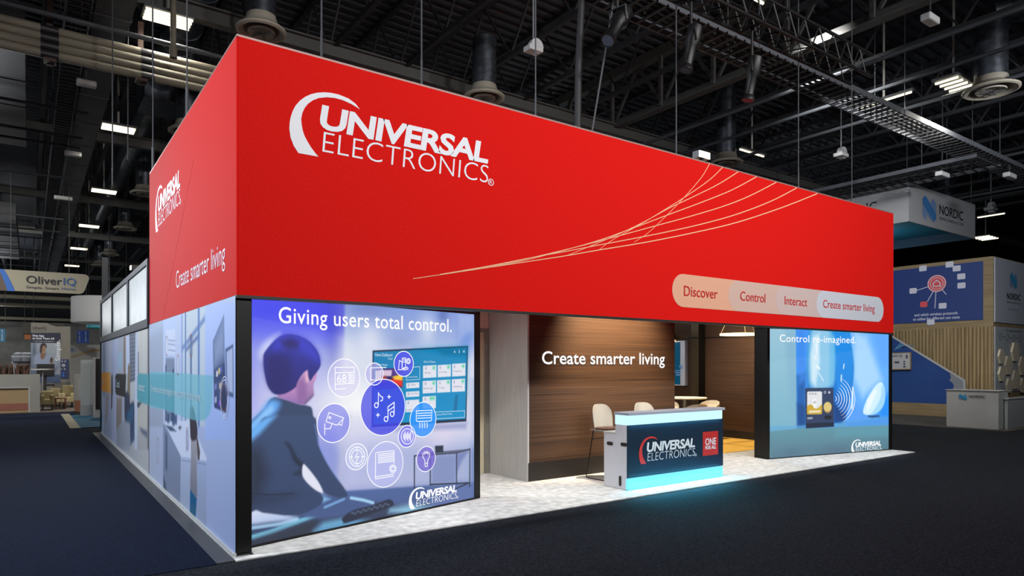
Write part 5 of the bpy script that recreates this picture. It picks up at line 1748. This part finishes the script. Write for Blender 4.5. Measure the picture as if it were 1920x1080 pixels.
# tower wall with printed panels
TW = PV(31.0)
tw = thing('display_wall', 'pale display wall with dark blue panel, printed woman and vertical word Simple', 'wall', TW.w(*TW.px(95, 735)))
f = lambda pts: TW.pts(kz, pts)
zb = .012
p = f([(313, 80), (470, 84), (520, 105), (570, 120), (713, 120), (713, 800), (313, 800)])
p = [(a, max(z, zb)) for a, z in p]
MB().prism(TW, p, -.3, 0).build('wall_body', mat('tower_grey', (104, 102, 96), .7), tw)
MB().prism(TW, f([(232, 80), (313, 80), (313, 195), (232, 192)]), -.9, -.05).prism(TW, f([(470, 80), (655, 82), (655, 120), (570, 120), (520, 105)]), -.9, -.3).build('dark_return', mat('dark_return', (30, 28, 26), .7), tw)
MB().prism(TW, f([(313, 184), (613, 184), (613, 286), (313, 284)]), 0, .02).build('blue_panel', M_navyp, tw)
text('lettering', 'OliverIQ', TW, kp(kz, 328, 148), kp(kz, 470, 148), kp(kz, 335, 118), M_dtext, tw, .01, .01)
text('lettering', 'Simple. Smart. Home.', TW, kp(kz, 328, 166), kp(kz, 470, 166), kp(kz, 335, 158), M_dtext, tw, .01)
text('panel_lettering', 'One App', TW, kp(kz, 328, 222), kp(kz, 446, 222), kp(kz, 335, 202), M_ltext, tw, .03, .03)
text('panel_lettering', 'to Rule Them All', TW, kp(kz, 328, 250), kp(kz, 548, 250), kp(kz, 335, 230), M_ltext, tw, .03, .03)
text('panel_lettering', '— Your Home. Only Smarter —', TW, kp(kz, 330, 273), kp(kz, 560, 273), kp(kz, 345, 264), M_ltext, tw, .03, .02)
q = f([(313, 284), (613, 690)])
A = ART(TW, q[0][0], q[1][0], q[1][1], q[0][1], 110, 150, kz)
A.bil((126, 136, 150), (150, 156, 164), (70, 84, 110), (60, 76, 104))
A.poly([(330, 290), (365, 290), (365, 400), (330, 420)], (70, 82, 104), .8, .06)
A.poly([(355, 300), (613, 300), (613, 520), (520, 520)], (138, 146, 156), .6, .2)
A.poly([(340, 500), (355, 410), (400, 388), (470, 385), (505, 415), (515, 500)], (126, 138, 164), 1, .04)
A.poly([(410, 385), (440, 395), (470, 385), (450, 440), (425, 455), (408, 430)], (112, 88, 70), 1, .03)
A.poly([(415, 320), (440, 305), (462, 318), (462, 370), (440, 400), (420, 385)], (132, 104, 84), 1, .03)
A.poly([(405, 380), (410, 310), (440, 288), (468, 305), (470, 340), (455, 315), (430, 320), (420, 385)], (44, 38, 40), 1, .03)
A.poly([(500, 460), (525, 430), (540, 450), (535, 495), (505, 495)], (112, 92, 76), .9, .03)
A.poly([(512, 440), (528, 432), (530, 480), (516, 485)], (30, 34, 50), .9, .02)
A.poly([(313, 600), (613, 610), (613, 690), (313, 690)], (58, 74, 104), .8, .08)
A.poly([(545, 600), (600, 530), (613, 560), (613, 610)], (140, 140, 146), .7, .05)
A.build('photo_print', print_mat('print_woman', 0), tw, .012)
a, z = TW.pts(kz, [(606, 470)])[0]
text_mb('Simple.', TW, z, TW.pts(kz, [(606, 255)])[0][1], a, .17, .03, .02, turn=True).build('vertical_lettering', M_ltext, tw)
pn_ = MB().prism(TW, f([(614, 452), (697, 452), (697, 646), (614, 646)]), 0, .04).build('product_panel', mat('product_blue', (24, 40, 82), .6), tw)
for x, y, r in ((630, 473, .07), (660, 473, .07), (643, 513, .14), (622, 552, .05), (654, 551, .07), (640, 592, .08), (640, 618, .09)):
    a, z = f([(x, y)])[0]
    MB().prism(TW, circ(a, z, r * .55, 16), .04, .07).build('product_disc', M_greyl if y < 580 else M_bluep, pn_)
vt = MB()
for x in (472, 514):
    vt.prism(TW, f([(x, 702), (x + 36, 702), (x + 36, 722), (x, 722)]), 0, .02)
vt.build('vent_grille', M_black, tw)
# television in front of it
SV = PV(29.5)
tv_ = thing('television', 'large black television in front of the printed woman', 'television', SV.w(*SV.px(84, 708)))
g = lambda pts: SV.pts(kz, pts)
MB().prism(SV, g([(372, 500), (552, 500), (552, 628), (372, 628)]), -.1, 0).build('screen', mat('black_screen', (8, 8, 10), .25), tv_)
x0 = SV.px(85, 706)
MB().box(x0[0] - .05, x0[0] + .05, 29.54, 29.6, .012, x0[1] + .5).box(x0[0] - .5, x0[0] + .5, 29.4, 29.8, .012, .05).build('stand', M_black, tv_)
DT = PV(27.5)
hd_ = thing('high_table', 'small white high table on a thin post in front of the black television', 'table', DT.w(DT.px(80, 716)[0], .012))
c = DT.px(80, 692)
MB().lathe((c[0], 27.5, c[1]), [(0, -.04), (.42, -.04), (.44, 0), (0, .01)], 28).build('table_top', M_offwhite, hd_, True)
MB().tube([(c[0], 27.5, .03), (c[0], 27.5, c[1] - .03)], .045, 12).build('post', M_alu, hd_)
MB().lathe((c[0], 27.5, .012), [(0, 0), (.28, 0), (.28, .02), (0, .03)], 24).build('base', M_alu, hd_)
# wooden floor of that stand
tag(MB().box(-9, .6, 25.0, 36, 0, .012).build('wood_flooring', noise_mat('dull_wood', (58, 48, 44), (82, 70, 62), (.3, 6, 1), 3, .6)), 'dull brown wood flooring of the stand behind the navy aisle', 'flooring')
# armchairs and coffee table


def armchair(label, x0, x1, v, hgt, group='cream armchairs at the left stand'):
    P = PV(v)
    a0, a1 = P.px(x0, 745)[0], P.px(x1, 745)[0]
    t = thing('armchair', label, 'armchair', P.w((a0 + a1) / 2, .012, -.4), group)
    MB().box(a0 + .1, a1 - .1, v, v + .75, .22, .45).build('seat', M_cream_d, t, bevel=.04)
    MB().box(a0 + .02, a1 - .02, v + .6, v + .8, .22, hgt).build('backrest', M_cream_d, t, bevel=.05)
    MB().box(a0, a0 + .14, v, v + .75, .22, .62).build('armrest', M_cream_d, t, bevel=.04)
    MB().box(a1 - .14, a1, v, v + .75, .22, .62).build('armrest', M_cream_d, t, bevel=.04)
    for a in (a0 + .08, a1 - .08):
        for w in (v + .06, v + .7):
            MB().bar((a, w, .012), (a, w, .24), .04).build('leg', M_black, t)


M_cream_d = mat('cream_cloth', (150, 138, 104), .85)
armchair('cream armchair behind the end of the pale bar counter', 76, 103, 26.3, .78)
armchair('cream armchair behind the low reddish coffee table', 94, 117, 28.2, .82)
armchair('tall cream armchair beside the white pillar', 116, 140, 28.0, .95)
ctb = thing('coffee_table', 'low reddish wood coffee table between the cream armchairs', 'coffee table', (PV(27).px(114, 755)[0], 27.3, .012))
ca = PV(27).px(102, 750)[0]
cb = PV(27).px(126, 750)[0]
M_rw = mat('reddish_wood', (112, 70, 52), .6)
MB().box(ca, cb, 27, 27.7, .42, .47).build('table_top', M_rw, ctb, bevel=.01)
for a in (ca + .05, cb - .05):
    for w in (27.05, 27.65):
        MB().bar((a, w, .012), (a, w, .43), .05).build('leg', M_rw, ctb)
MB().box(ca + .05, cb - .05, 27.05, 27.65, .18, .2).build('shelf', M_rw, ctb)
# pillars beside the mural wall
wp = gnd(164, 780)
pil = thing('pillar', 'tall pale grey square pillar at the end of the navy aisle', 'pillar', (wp.x, wp.y, .012))
PP = PV(wp.y)
a0, a1 = PP.px(152.5, 740)[0], PP.px(174.5, 740)[0]
zt = PP.px(160, 674.5)[1]
MB().box(a0, a1, wp.y, wp.y + .5, .4, zt).build('shaft', mat('pillar_grey', (128, 134, 138), .6), pil)
MB().box(a0 - .01, a1 + .01, wp.y - .01, wp.y + .51, .012, .4).build('plinth', mat('pillar_plinth', (112, 118, 124), .6), pil)
kk = PV(20.6)
a0, a1 = kk.px(176, 740)[0], kk.px(190, 740)[0]
kio = thing('screen_kiosk', 'tall grey kiosk with a black screen beside the mural wall end', 'kiosk', ((a0 + a1) / 2, 20.8, .012))
MB().box(a0, a1 + .6, 20.6, 20.9, .012, kk.px(180, 670)[1]).build('kiosk_body', M_greyl, kio)
MB().box(a0 + .05, a1 + .5, 20.585, 20.6, .3, kk.px(180, 671)[1] - .03).build('screen', MATS['black_screen'], kio)
tag(MB().box(-.32, 1.5, 16.4, 22.4, .012, .018).box(-.36, -.26, 16.4, 22.4, .0125, .016).build('teal_carpet', mat('teal_carpet', (0, 66, 92), .9)), 'small teal carpet under the grey pillar and kiosk', 'carpet')
tag(MB().box(-.62, -.36, 16.4, 23.4, .006, .014).build('carpet_edging', mat('beige_edging', (118, 114, 100), .8)), 'beige strip edging the small teal carpet', 'floor strip')
LU = PV(24.5)
a0, a1 = LU.px(140, 740)[0], LU.px(153, 740)[0]
lu = thing('low_cabinet', 'pale cabinet with reddish base left of the grey pillar', 'cabinet', ((a0 + a1) / 2, 24.7, .012))
zt = LU.px(146, 702)[1]
MB().box(a0, a1 + .2, 24.5, 25, .45, zt).build('body', M_grey, lu)
MB().box(a0 + .02, a1 + .2, 24.5, 25, .012, .45).build('base', M_rw, lu)
MB().box(a0 + .1, a1 + .1, 24.49, 24.5, .6, zt - .15).build('door', mat('cabinet_door', (128, 128, 124), .7), lu)
# printed wall with a roof outline
GW = PV(33.5)
gw = thing('display_wall', 'white printed wall with a tan roof outline and small blue glasses emblem', 'wall', GW.w(*GW.px(160, 735)))
h = lambda pts: GW.pts(kz, pts)
MB().prism(GW, [(a, max(z, .012)) for a, z in h([(703, 308), (1250, 305), (1250, 800), (703, 800)])], -.2, 0).build('wall_body', mat('print_white', (136, 138, 138), .7), gw)
MB().ribbon(GW, h([(715, 430), (760, 415), (850, 390), (940, 362), (985, 358), (1030, 368), (1100, 400)]), [.04, .08, .11, .13, .13, .12, .1], .01).build('roof_outline', mat('tan_line', (136, 118, 84), .7), gw)
gl = MB()
for x, w_ in ((716, 1), (744, -1)):
    c = h([(x, 355)])[0]
    gl.ribbon(GW, [(c[0] + .09 * math.cos(t_ / 10 * math.pi), c[1] + .07 * math.sin(t_ / 10 * math.pi)) for t_ in range(20)], .02, .01, True)
gl.build('glasses_emblem', M_bluep, gw)
# drum sign, ring sign, banners
DV = 33.
c = PV(DV).px(205, 600)
zb_, zt_ = PV(DV).px(150, 605)[1], PV(DV).px(150, 557)[1]
dl = PV(DV).px(133.5, 580)[0]
R_ = c[0] - dl
drm = thing('hanging_drum_sign', 'large pale round hanging sign behind the frosted panes', 'hanging sign', (c[0], DV, zb_))
MB().lathe((c[0], DV, 0), [(R_, zb_), (R_ + .02, zb_ + .05), (R_ + .02, zt_ - .05), (R_, zt_), (R_ - .05, zt_), (R_ - .05, zb_), (R_, zb_)], 64).build('drum_shell', mat('drum_white', (158, 160, 164), .7), drm, True)
MB().tube([(c[0], DV, zt_), (c[0], DV, DZ)], .03, 6).build('hanging_wire', M_wire, drm)
sp = MB()
for t_ in range(4):
    sp.bar((c[0], DV, zt_), (c[0] + R_ * math.cos(t_ * math.pi / 2), DV + R_ * math.sin(t_ * math.pi / 2), zt_ - .03), .05)
sp.build('spreader', M_alu, drm)
c2 = PV(40).px(200, 610)
R2 = c2[0] - PV(40).px(162, 610)[0]
z0, z1 = PV(40).px(175, 615)[1], PV(40).px(175, 604.5)[1]
rg_ = thing('hanging_ring_sign', 'teal hanging ring sign below the pale round sign', 'hanging sign', (c2[0], 40, z0))
MB().lathe((c2[0], 40, 0), [(R2, z0), (R2, z1), (R2 - .06, z1), (R2 - .06, z0), (R2, z0)], 48).build('ring_band', mat('teal_band', (40, 120, 138), .6), rg_, True)
MB().tube([(c2[0] - R2, 40, z1), (c2[0] - R2, 40, DZ)], .02, 5).tube([(c2[0] + R2, 40, z1), (c2[0] + R2, 40, DZ)], .02, 5).build('hanging_wire', M_wire, rg_)
BV = PV(45)


def banner(label, pts, m, words, mtext):
    q = BV.pts(kz, pts)
    t = thing('hanging_banner', label, 'banner', BV.w(*q[0]))
    MB().prism(BV, q, -.03, 0).build('cloth', m, t)
    t_ = MB()
    for s_, x, y0, y1 in words:
        a, z0 = BV.pts(kz, [(x, y1)])[0]
        z1 = BV.pts(kz, [(x, y0)])[0][1]
        n = len(s_)
        for i, ch in enumerate(s_):
            hh = (z1 - z0) / n
            text_mb(ch, BV, a - hh * (.08 if ch == '1' else .3), a + hh * (.08 if ch == '1' else .3), z1 - (i + .85) * hh, hh * .62, .015, .01, mb=t_)
    t_.build('lettering', mtext, t)
    w = MB()
    for pq in (q[0], q[1]):
        w.tube([BV.w(*pq), BV.w(pq[0], DZ)], .015, 5)
    w.build('hanging_wire', M_wire, t)


banner('blue hanging banner with two upright rows of characters, near the pale round sign', [(780, 160), (900, 157), (900, 288), (780, 288)], mat('banner_blue', (20, 66, 146), .6), (('51600', 805, 170, 275), ('52100', 868, 165, 272)), M_ltext)
banner('teal hanging banner at the left edge of the picture', [(-60, 142), (54, 142), (54, 276), (-60, 276)], mat('banner_teal', (10, 92, 128), .6), (('51600', 22, 150, 262),), M_ltext)
banner('orange hanging sign half hidden by the pale display wall', [(248, 195), (340, 195), (340, 252), (248, 250)], mat('banner_orange', (150, 82, 30), .6), (), M_ltext)
# far white bar with hooded lamps behind the grass
FB = PV(36)
fb_ = thing('back_bar', 'far pale bar with round lamps behind the dry grass', 'counter', FB.w(*FB.px(42, 690)))
q = FB.pts(kz, [(118, 415), (305, 415), (305, 520), (118, 520)])
MB().prism(FB, [(q[0][0], .012), (q[1][0], .012), q[1], q[0]], -.8, 0).build('body', mat('bar_white', (128, 134, 146), .6), fb_)
for x in (185, 255, 292):
    c = FB.pts(kz, [(x, 408)])[0]
    MB().lathe((c[0], 36.2, c[1]), [(0, 0), (.22, 0), (.24, .05), (.1, .14), (0, .15)], 20).build('round_lamp', mat('lamp_body', (100, 104, 112), .5), fb_, True)
for x in (180, 262):
    c = FB.pts(kz, [(x, 462)])[0]
    MB().lathe((c[0], 35.9, c[1] - .25), [(0, .1), (.25, .2), (.28, .4), (.1, .5), (0, .5)], 20).build('round_seat', mat('lamp_body2', (88, 92, 102), .5), fb_, True)
# dark rig post behind the frosted panes
gp = gnd(191, 790)
tag(MB().box(gp.x - .02, gp.x + .14, 18.5, 18.66, .0, PV(18.5).px(191, 482)[1]).build('rig_post', M_steel_dark), 'tall dark upright post behind the far end of the frosted panes', 'post')

# ================================================================ neighbouring stand at the right
NU = 25.0
NPL = PU(NU)
kn2 = (1640, 460, 3.0)
ks = (1540, 320, 6.0)
n_ = lambda pts: NPL.pts(kn2, pts)
M_oak = noise_mat('oak_board', (112, 98, 72), (128, 112, 84), (1, .3, 4), 3, .6)
vc = -NPL.px(1862, 600)[0]      # the corner of that stand
ztop = NPL.px(1861.7, 480)[1]
nb = thing('display_wall', 'oak framed stand wall with big blue screen above vertical oak slats', 'wall', (NU, vc + 4, 0))
MB().box(NU + .02, NU + .3, vc + 1, vc + 12, .012, ztop).build('wall_body', M_oak, nb)
q = n_([(60, 152), (604, 88), (611, 418), (60, 449)])
q[0] = (q[0][0], (q[0][1] + q[1][1]) / 2)
zs1 = NPL.px(1843, 489.5)[1]
zs0 = NPL.px(1844, 599)[1]
as1 = NPL.px(1843, 560)[0]
scr = MB().prism(NPL, rect(as1 - 7.5, as1, zs0, zs1), -.02, .01).build('screen', mat('screen_navy', (14, 46, 108), .6, 0, .6), nb)
M_sw = mat('screen_white', (170, 174, 188), .6, 0, .7)
M_sr = mat('screen_red', (180, 64, 68), .6, 0, .7)
sc = MB()
for x, y in ((217, 256), (383, 340), (462, 130), (488, 175), (489, 226), (422, 108), (272, 130), (316, 432)):
    a, z = n_([(x, y)])[0]
    sc.prism(NPL, rrect(a - .125, a + .125, z - .1, z + .1, .03, 3), .01, .016)
sc.build('screen_icon', M_sw, scr)
sc = MB()
a, z = n_([(277, 332)])[0]
sc.prism(NPL, rrect(a - .12, a + .12, z - .1, z + .1, .03, 3), .01, .016)
a, z = n_([(350, 215)])[0]
sc.prism(NPL, circ(a, z, .31, 32), .01, .016)
sc.build('screen_badge', M_sr, scr)
sc = MB()
for r, w_ in ((.285, .03), (.21, .02)):
    sc.ribbon(NPL, circ(a, z, r, 32), w_, .02, True)
sc.ribbon(NPL, [(a - .11, z + .02), (a, z + .12), (a + .11, z + .02), (a + .11, z - .1), (a - .11, z - .1)], .035, .02, True)
for x1, y1, x2, y2 in ((238, 254, 305, 232), (298, 316, 330, 260), (340, 355, 346, 262), (404, 277, 380, 248)):
    sc.ribbon(NPL, n_([(x1, y1), (x2, y2)]), .025, .02)
sc.build('screen_drawing', M_sw, scr)
text('caption', 'and which wireless protocols', NPL, kp(kn2, 225, 400), kp(kn2, 468, 387), kp(kn2, 235, 385), M_sw, scr, .02, .015)
text('caption', 'to utilize for different use cases', NPL, kp(kn2, 217, 424), kp(kn2, 480, 410), kp(kn2, 225, 409), M_sw, scr, .02, .015)
sl = MB()
k = vc + .05
while k < vc + 11.9:
    sl.box(NU - .03, NU + .02, k, k + .07, .3, zs0 - .25)
    k += .115
sl.build('slats', noise_mat('oak_slats', (112, 96, 68), (150, 132, 98), (1, 9, .2), 2, .6), nb)
# lower blue panel with the sloping top
BU = PU(24.6)
b_ = lambda pts: BU.pts(kn2, pts)
bp = thing('partition', 'royal blue partition with sloping white top edge in front of the oak slats', 'partition', (24.7, -BU.px(1740, 750)[0], 0))
q = b_([(40, 476), (112, 522), (505, 760), (507, 850), (390, 960), (40, 945)])
q = [(a, max(z, .45)) for a, z in q[:3]] + [(q[2][0], .45), (q[0][0], .45)]
MB().prism(BU, q, -.1, 0).build('blue_panel', noise_mat('royal_blue_print', (18, 54, 116), (30, 66, 122), (1, 1, 1), .6, .6), bp)
s0, s1, s2 = b_([(40, 476), (505, 760), (507, 830)])
MB().ribbon(BU, [s0, s1, s2], .07, .02).build('white_edge', mat('edge_white', (150, 152, 156), .6), bp)
gq = b_([(424, 722), (430, 745), (420, 760), (440, 775), (447, 790), (440, 812), (420, 830), (507, 860), (505, 764)])
MB().prism(BU, gq, 0, .012).build('grey_area', mat('area_grey', (112, 118, 126), .7), bp)
dl_ = MB()
for i in range(9):
    dl_.ribbon(BU, b_([(110 + 8 * i, 590 - 3 * i), (150 + 9 * i, 545 + 3 * i)]), .03, .01)
dl_.build('dot_lines', mat('line_blue', (72, 122, 160), .6), bp)
MB().box(24.55, 24.75, -q[2][0], -q[0][0], .012, .45).build('oak_base', M_oak, bp)
bq = b_([(60, 606), (209, 601), (209, 699), (60, 703)])
brd = MB().prism(BU, bq, .02, .08).build('oak_frame', M_oak, bp)
bq2 = b_([(60, 612), (204, 606), (204, 694), (60, 698)])
MB().prism(BU, bq2, .08, .09).build('white_board', mat('board_white', (158, 160, 164), .6), brd)
bt = MB()
a0, a1 = b_([(60, 628), (162, 625)])
text_mb('Bluetooth LE', BU, a0[0], a1[0], a0[1], .085, .1, .01, mb=bt)
for x, y, w_, h_ in ((132, 658, .085, .035), (174, 655, .03, .03), (174, 669, .03, .03), (175, 683, .045, .025), (188, 626, .03, .07)):
    a, z = b_([(x, y)])[0]
    bt.sheet(BU, rect(a - w_, a + w_, z - h_, z + h_), .1)
bt.build('board_print', mat('board_text', (60, 66, 84), .6), brd)
# white tower at the corner
TP = PV(vc - .02)
t_ = lambda pts: TP.pts(kn2, pts)
nt_ = thing('tower', 'white corner tower with blue and dark emblem above a hexagon wall', 'tower', (NU + 2, vc + .5, 0))
a0, a1 = NU + .02, NU + 5
MB().box(NU + .02, a1, vc, vc + 1, .012, ztop).build('tower_body', M_oak, nt_)
zm1, zm0 = TP.px(1866, 604)[1], TP.px(1866, 612)[1]
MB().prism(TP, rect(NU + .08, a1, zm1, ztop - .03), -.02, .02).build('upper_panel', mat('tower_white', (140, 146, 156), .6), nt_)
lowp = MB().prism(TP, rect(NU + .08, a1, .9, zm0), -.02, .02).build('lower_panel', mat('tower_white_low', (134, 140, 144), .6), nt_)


def emblem(pl, k, pts_l, pts_r, parent, off=.03):
    MB().sheet(pl, pl.pts(k, pts_r), off).build('emblem_light', mat('emblem_pale', (96, 124, 168), .6), parent)
    MB().sheet(pl, pl.pts(k, pts_l), off + .006).build('emblem_blue', mat('emblem_blue', (24, 122, 160), .6), parent)


def n_emblem(pl, a, z, w, h, parent, off=.03, c=('emblem_blue', (24, 122, 160)), c2=('emblem_pale', (92, 118, 160))):
    P = lambda pts: [(a + x * w, z + y * h) for x, y in pts]
    MB().sheet(pl, P([(0, .18), (.28, 0), (.28, .30), (.62, .06), (.85, .0), (1, .16), (1, .55), (.0, .55)]), off).build('emblem_pale', mat(*c2), parent)
    MB().sheet(pl, P([(.55, .72), (.78, .98), (1, .84), (1, .5), (.62, .5)]), off + .003).build('emblem_pale', mat(*c2), parent)
    MB().sheet(pl, P([(0, .86), (.22, 1), (1, .34), (1, .14), (.82, .06), (0, .64)]), off + .006).build('emblem_blue', mat(*c), parent)


def fit(pl, k, L, T, R, B):
    p, q = pl.pts(k, [L])[0], pl.pts(k, [R])[0]
    return p[0], pl.pts(k, [B])[0][1], q[0] - p[0], pl.pts(k, [T])[0][1] - pl.pts(k, [B])[0][1]


n_emblem(TP, *fit(TP, kn2, (757, 200), (775, 155), (795, 200), (776, 244)), nt_)
text('lettering', 'NORDIC', TP, kp(kn2, 738, 299), kp(kn2, 815, 312), kp(kn2, 740, 267), M_dtext, nt_, .03, .012)
text('lettering', 'SEMICONDUCTOR', TP, kp(kn2, 738, 324), kp(kn2, 813, 332), kp(kn2, 740, 314), mat('faint_text', (92, 98, 110), .6), nt_, .03)
text('lettering', 'nordicsemi.com', TP, kp(kn2, 750, 362), kp(kn2, 804, 367), kp(kn2, 752, 355), mat('faint_text', (92, 98, 110), .6), nt_, .03)
M_hex = mat('hex_cream', (168, 160, 142), .6)
hxs = ((702, 625, 17, 40), (781, 600, 22, 52), (743, 675, 22, 52), (821, 678, 20, 52), (704, 724, 18, 40), (784, 755, 22, 52), (746, 787, 17, 40), (824, 787, 16, 40))
for x, y, rx, ry in hxs:
    pts = TP.pts(kn2, [(x - rx * .45, y - ry), (x + rx * .45, y - ry), (x + rx, y - ry * .05), (x + rx * .45, y + ry), (x - rx * .45, y + ry), (x - rx, y)])
    MB().prism(TP, pts, .02, .08).build('hexagon', M_hex, lowp)
ht = MB()
for x0, x1, y0, y1 in ((735, 825, 484, 492),):
    p, q = t_([(x0, y0), (x1, y1)])
    text_mb('Our connected products', TP, p[0], q[0], p[1], .09, .03, mb=ht)
for i, x in enumerate((703, 742, 778, 815)):
    c = t_([(x, 513 + i * 4)])[0]
    ht.ribbon(TP, circ(*c, .12, 8), .02, .03, True)
    if i < 3:
        ht.ribbon(TP, t_([(x + 10, 513 + i * 4), (x + 26, 515 + i * 4)]), .02, .03)
ht.build('small_print', mat('faint_text', (92, 98, 110), .6), nt_)
# counter in front
CN = PU(20.4)
c_ = lambda pts: CN.pts(kn2, pts)
q = c_([(403, 818), (697, 820)])
zc = (q[0][1] + q[1][1]) / 2
nc = thing('counter', 'white counter with blue and dark emblem in front of the oak slats', 'counter', (20.7, -(q[0][0] + q[1][0]) / 2, 0))
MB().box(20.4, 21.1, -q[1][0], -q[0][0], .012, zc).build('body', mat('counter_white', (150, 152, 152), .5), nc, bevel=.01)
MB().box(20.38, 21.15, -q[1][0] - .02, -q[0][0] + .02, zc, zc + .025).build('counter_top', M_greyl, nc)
n_emblem(CN, *fit(CN, kn2, (474, 850), (495, 836), (520, 850), (495, 870)), nc, .01)
text('lettering', 'NORDIC', CN, kp(kn2, 532, 857), kp(kn2, 624, 858), kp(kn2, 535, 842), M_dtext, nc, .012, .012)
text('lettering', 'SEMICONDUCTOR', CN, kp(kn2, 532, 864), kp(kn2, 624, 865), kp(kn2, 535, 860), mat('faint_text', (92, 98, 110), .6), nc, .012)
lw = thing('low_wall', 'low white wall right of the white counter, under the hexagon wall', 'partition', (22, 0, 0))
LWP = PV(-q[1][0] - .02)
zl = LWP.px(1895, 748)[1]
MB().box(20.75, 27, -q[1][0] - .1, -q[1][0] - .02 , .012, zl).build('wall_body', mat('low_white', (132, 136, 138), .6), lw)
MB().box(20.72, 27.02, -q[1][0] - .13, -q[1][0], zl, zl + .04).build('cap', M_greyl, lw)
tag(MB().box(20.1, 32, -q[1][0] - .3, vc + 14, 0, .011).build('stand_carpet', noise_mat('brown_grey_carpet', (46, 44, 42), (64, 62, 58), (1, 1, 1), 30, .95)), 'brownish grey carpet under the oak and white stand at right', 'carpet')
# hanging sign
d_ = 23.0


def at(x, y, d):
    t2, w2 = (x - 960) / FPX, -(y - HY) / FPX
    return CAM + Vector((math.sin(YAW) + t2 * math.cos(YAW), math.cos(YAW) - t2 * math.sin(YAW), w2)) * d


c0, c1 = at(1704, 341.7, d_), at(1703, 414.7, d_)
zt_, zb_ = c0.z, c1.z
LP, FP = PU(c0.x), PV(c0.y)
ue = FP.px(1828.5, 420)[0]
ve = c0.y + 6.5
hs = thing('hanging_box_sign', 'white box shaped hanging sign with blue emblem and teal underside', 'hanging sign', ((c0.x + ue) / 2, (c0.y + ve) / 2, zb_))
M_sgn = mat('sign_white', (150, 152, 156), .7)
MB().box(c0.x, c0.x + .05, c0.y + .05, ve, zb_, zt_).build('left_side', M_sgn, hs)
MB().box(c0.x, ue, c0.y, c0.y + .05, zb_, zt_).build('front_side', M_sgn, hs)
MB().box(ue - .05, ue, c0.y + .05, ve, zb_, zt_).build('right_side', mat('sign_teal_dark', (0, 52, 78), .7), hs)
MB().box(c0.x + .05, ue - .05, ve - .05, ve, zb_, zt_).build('rear_side', M_sgn, hs)
MB().box(c0.x + .05, ue - .05, c0.y + .05, ve - .05, zb_ + .36, zb_ + .4).build('underside', mat('sign_teal', (0, 104, 132), .7), hs)
n_emblem(FP, *fit(FP, ks, (1136, 400), (1165, 280), (1287, 420), (1230, 575)), hs, .01, ('sign_emblem_blue', (52, 112, 170)), ('sign_emblem_pale', (104, 132, 176)))
text('lettering', 'NORDIC', FP, kp(ks, 1326, 490), kp(ks, 1592, 560), kp(ks, 1330, 383), M_dtext, hs, .012, .006)
text('lettering', 'SEMICONDUCTOR', FP, kp(ks, 1326, 553), kp(ks, 1597, 620), kp(ks, 1330, 518), mat('sign_faint', (80, 86, 98), .6), hs, .012)
aC = LP.px(*kp(ks, 625, 350))[0]
aI = LP.px(*kp(ks, 482, 400))[0]
zc_ = LP.px(*kp(ks, 600, 350))[1]
cap = (FP.px(*kp(ks, 1330, 383))[1] - FP.px(*kp(ks, 1326, 490))[1])
text_mb('NORDIC', LP, aC - (aC - aI) * 3.6, aC, zc_ - cap, cap, .012, .006).build('lettering', M_dtext, hs)
wr = MB()
for x_, y_ in ((c0.x + .1, c0.y + .1), (ue - .1, c0.y + .1), (c0.x + .1, ve - .1), (ue - .1, ve - .1)):
    wr.tube([(x_, y_, zt_), (x_, y_, DZ)], .012, 5)
wr.build('hanging_wire', M_wire, hs)
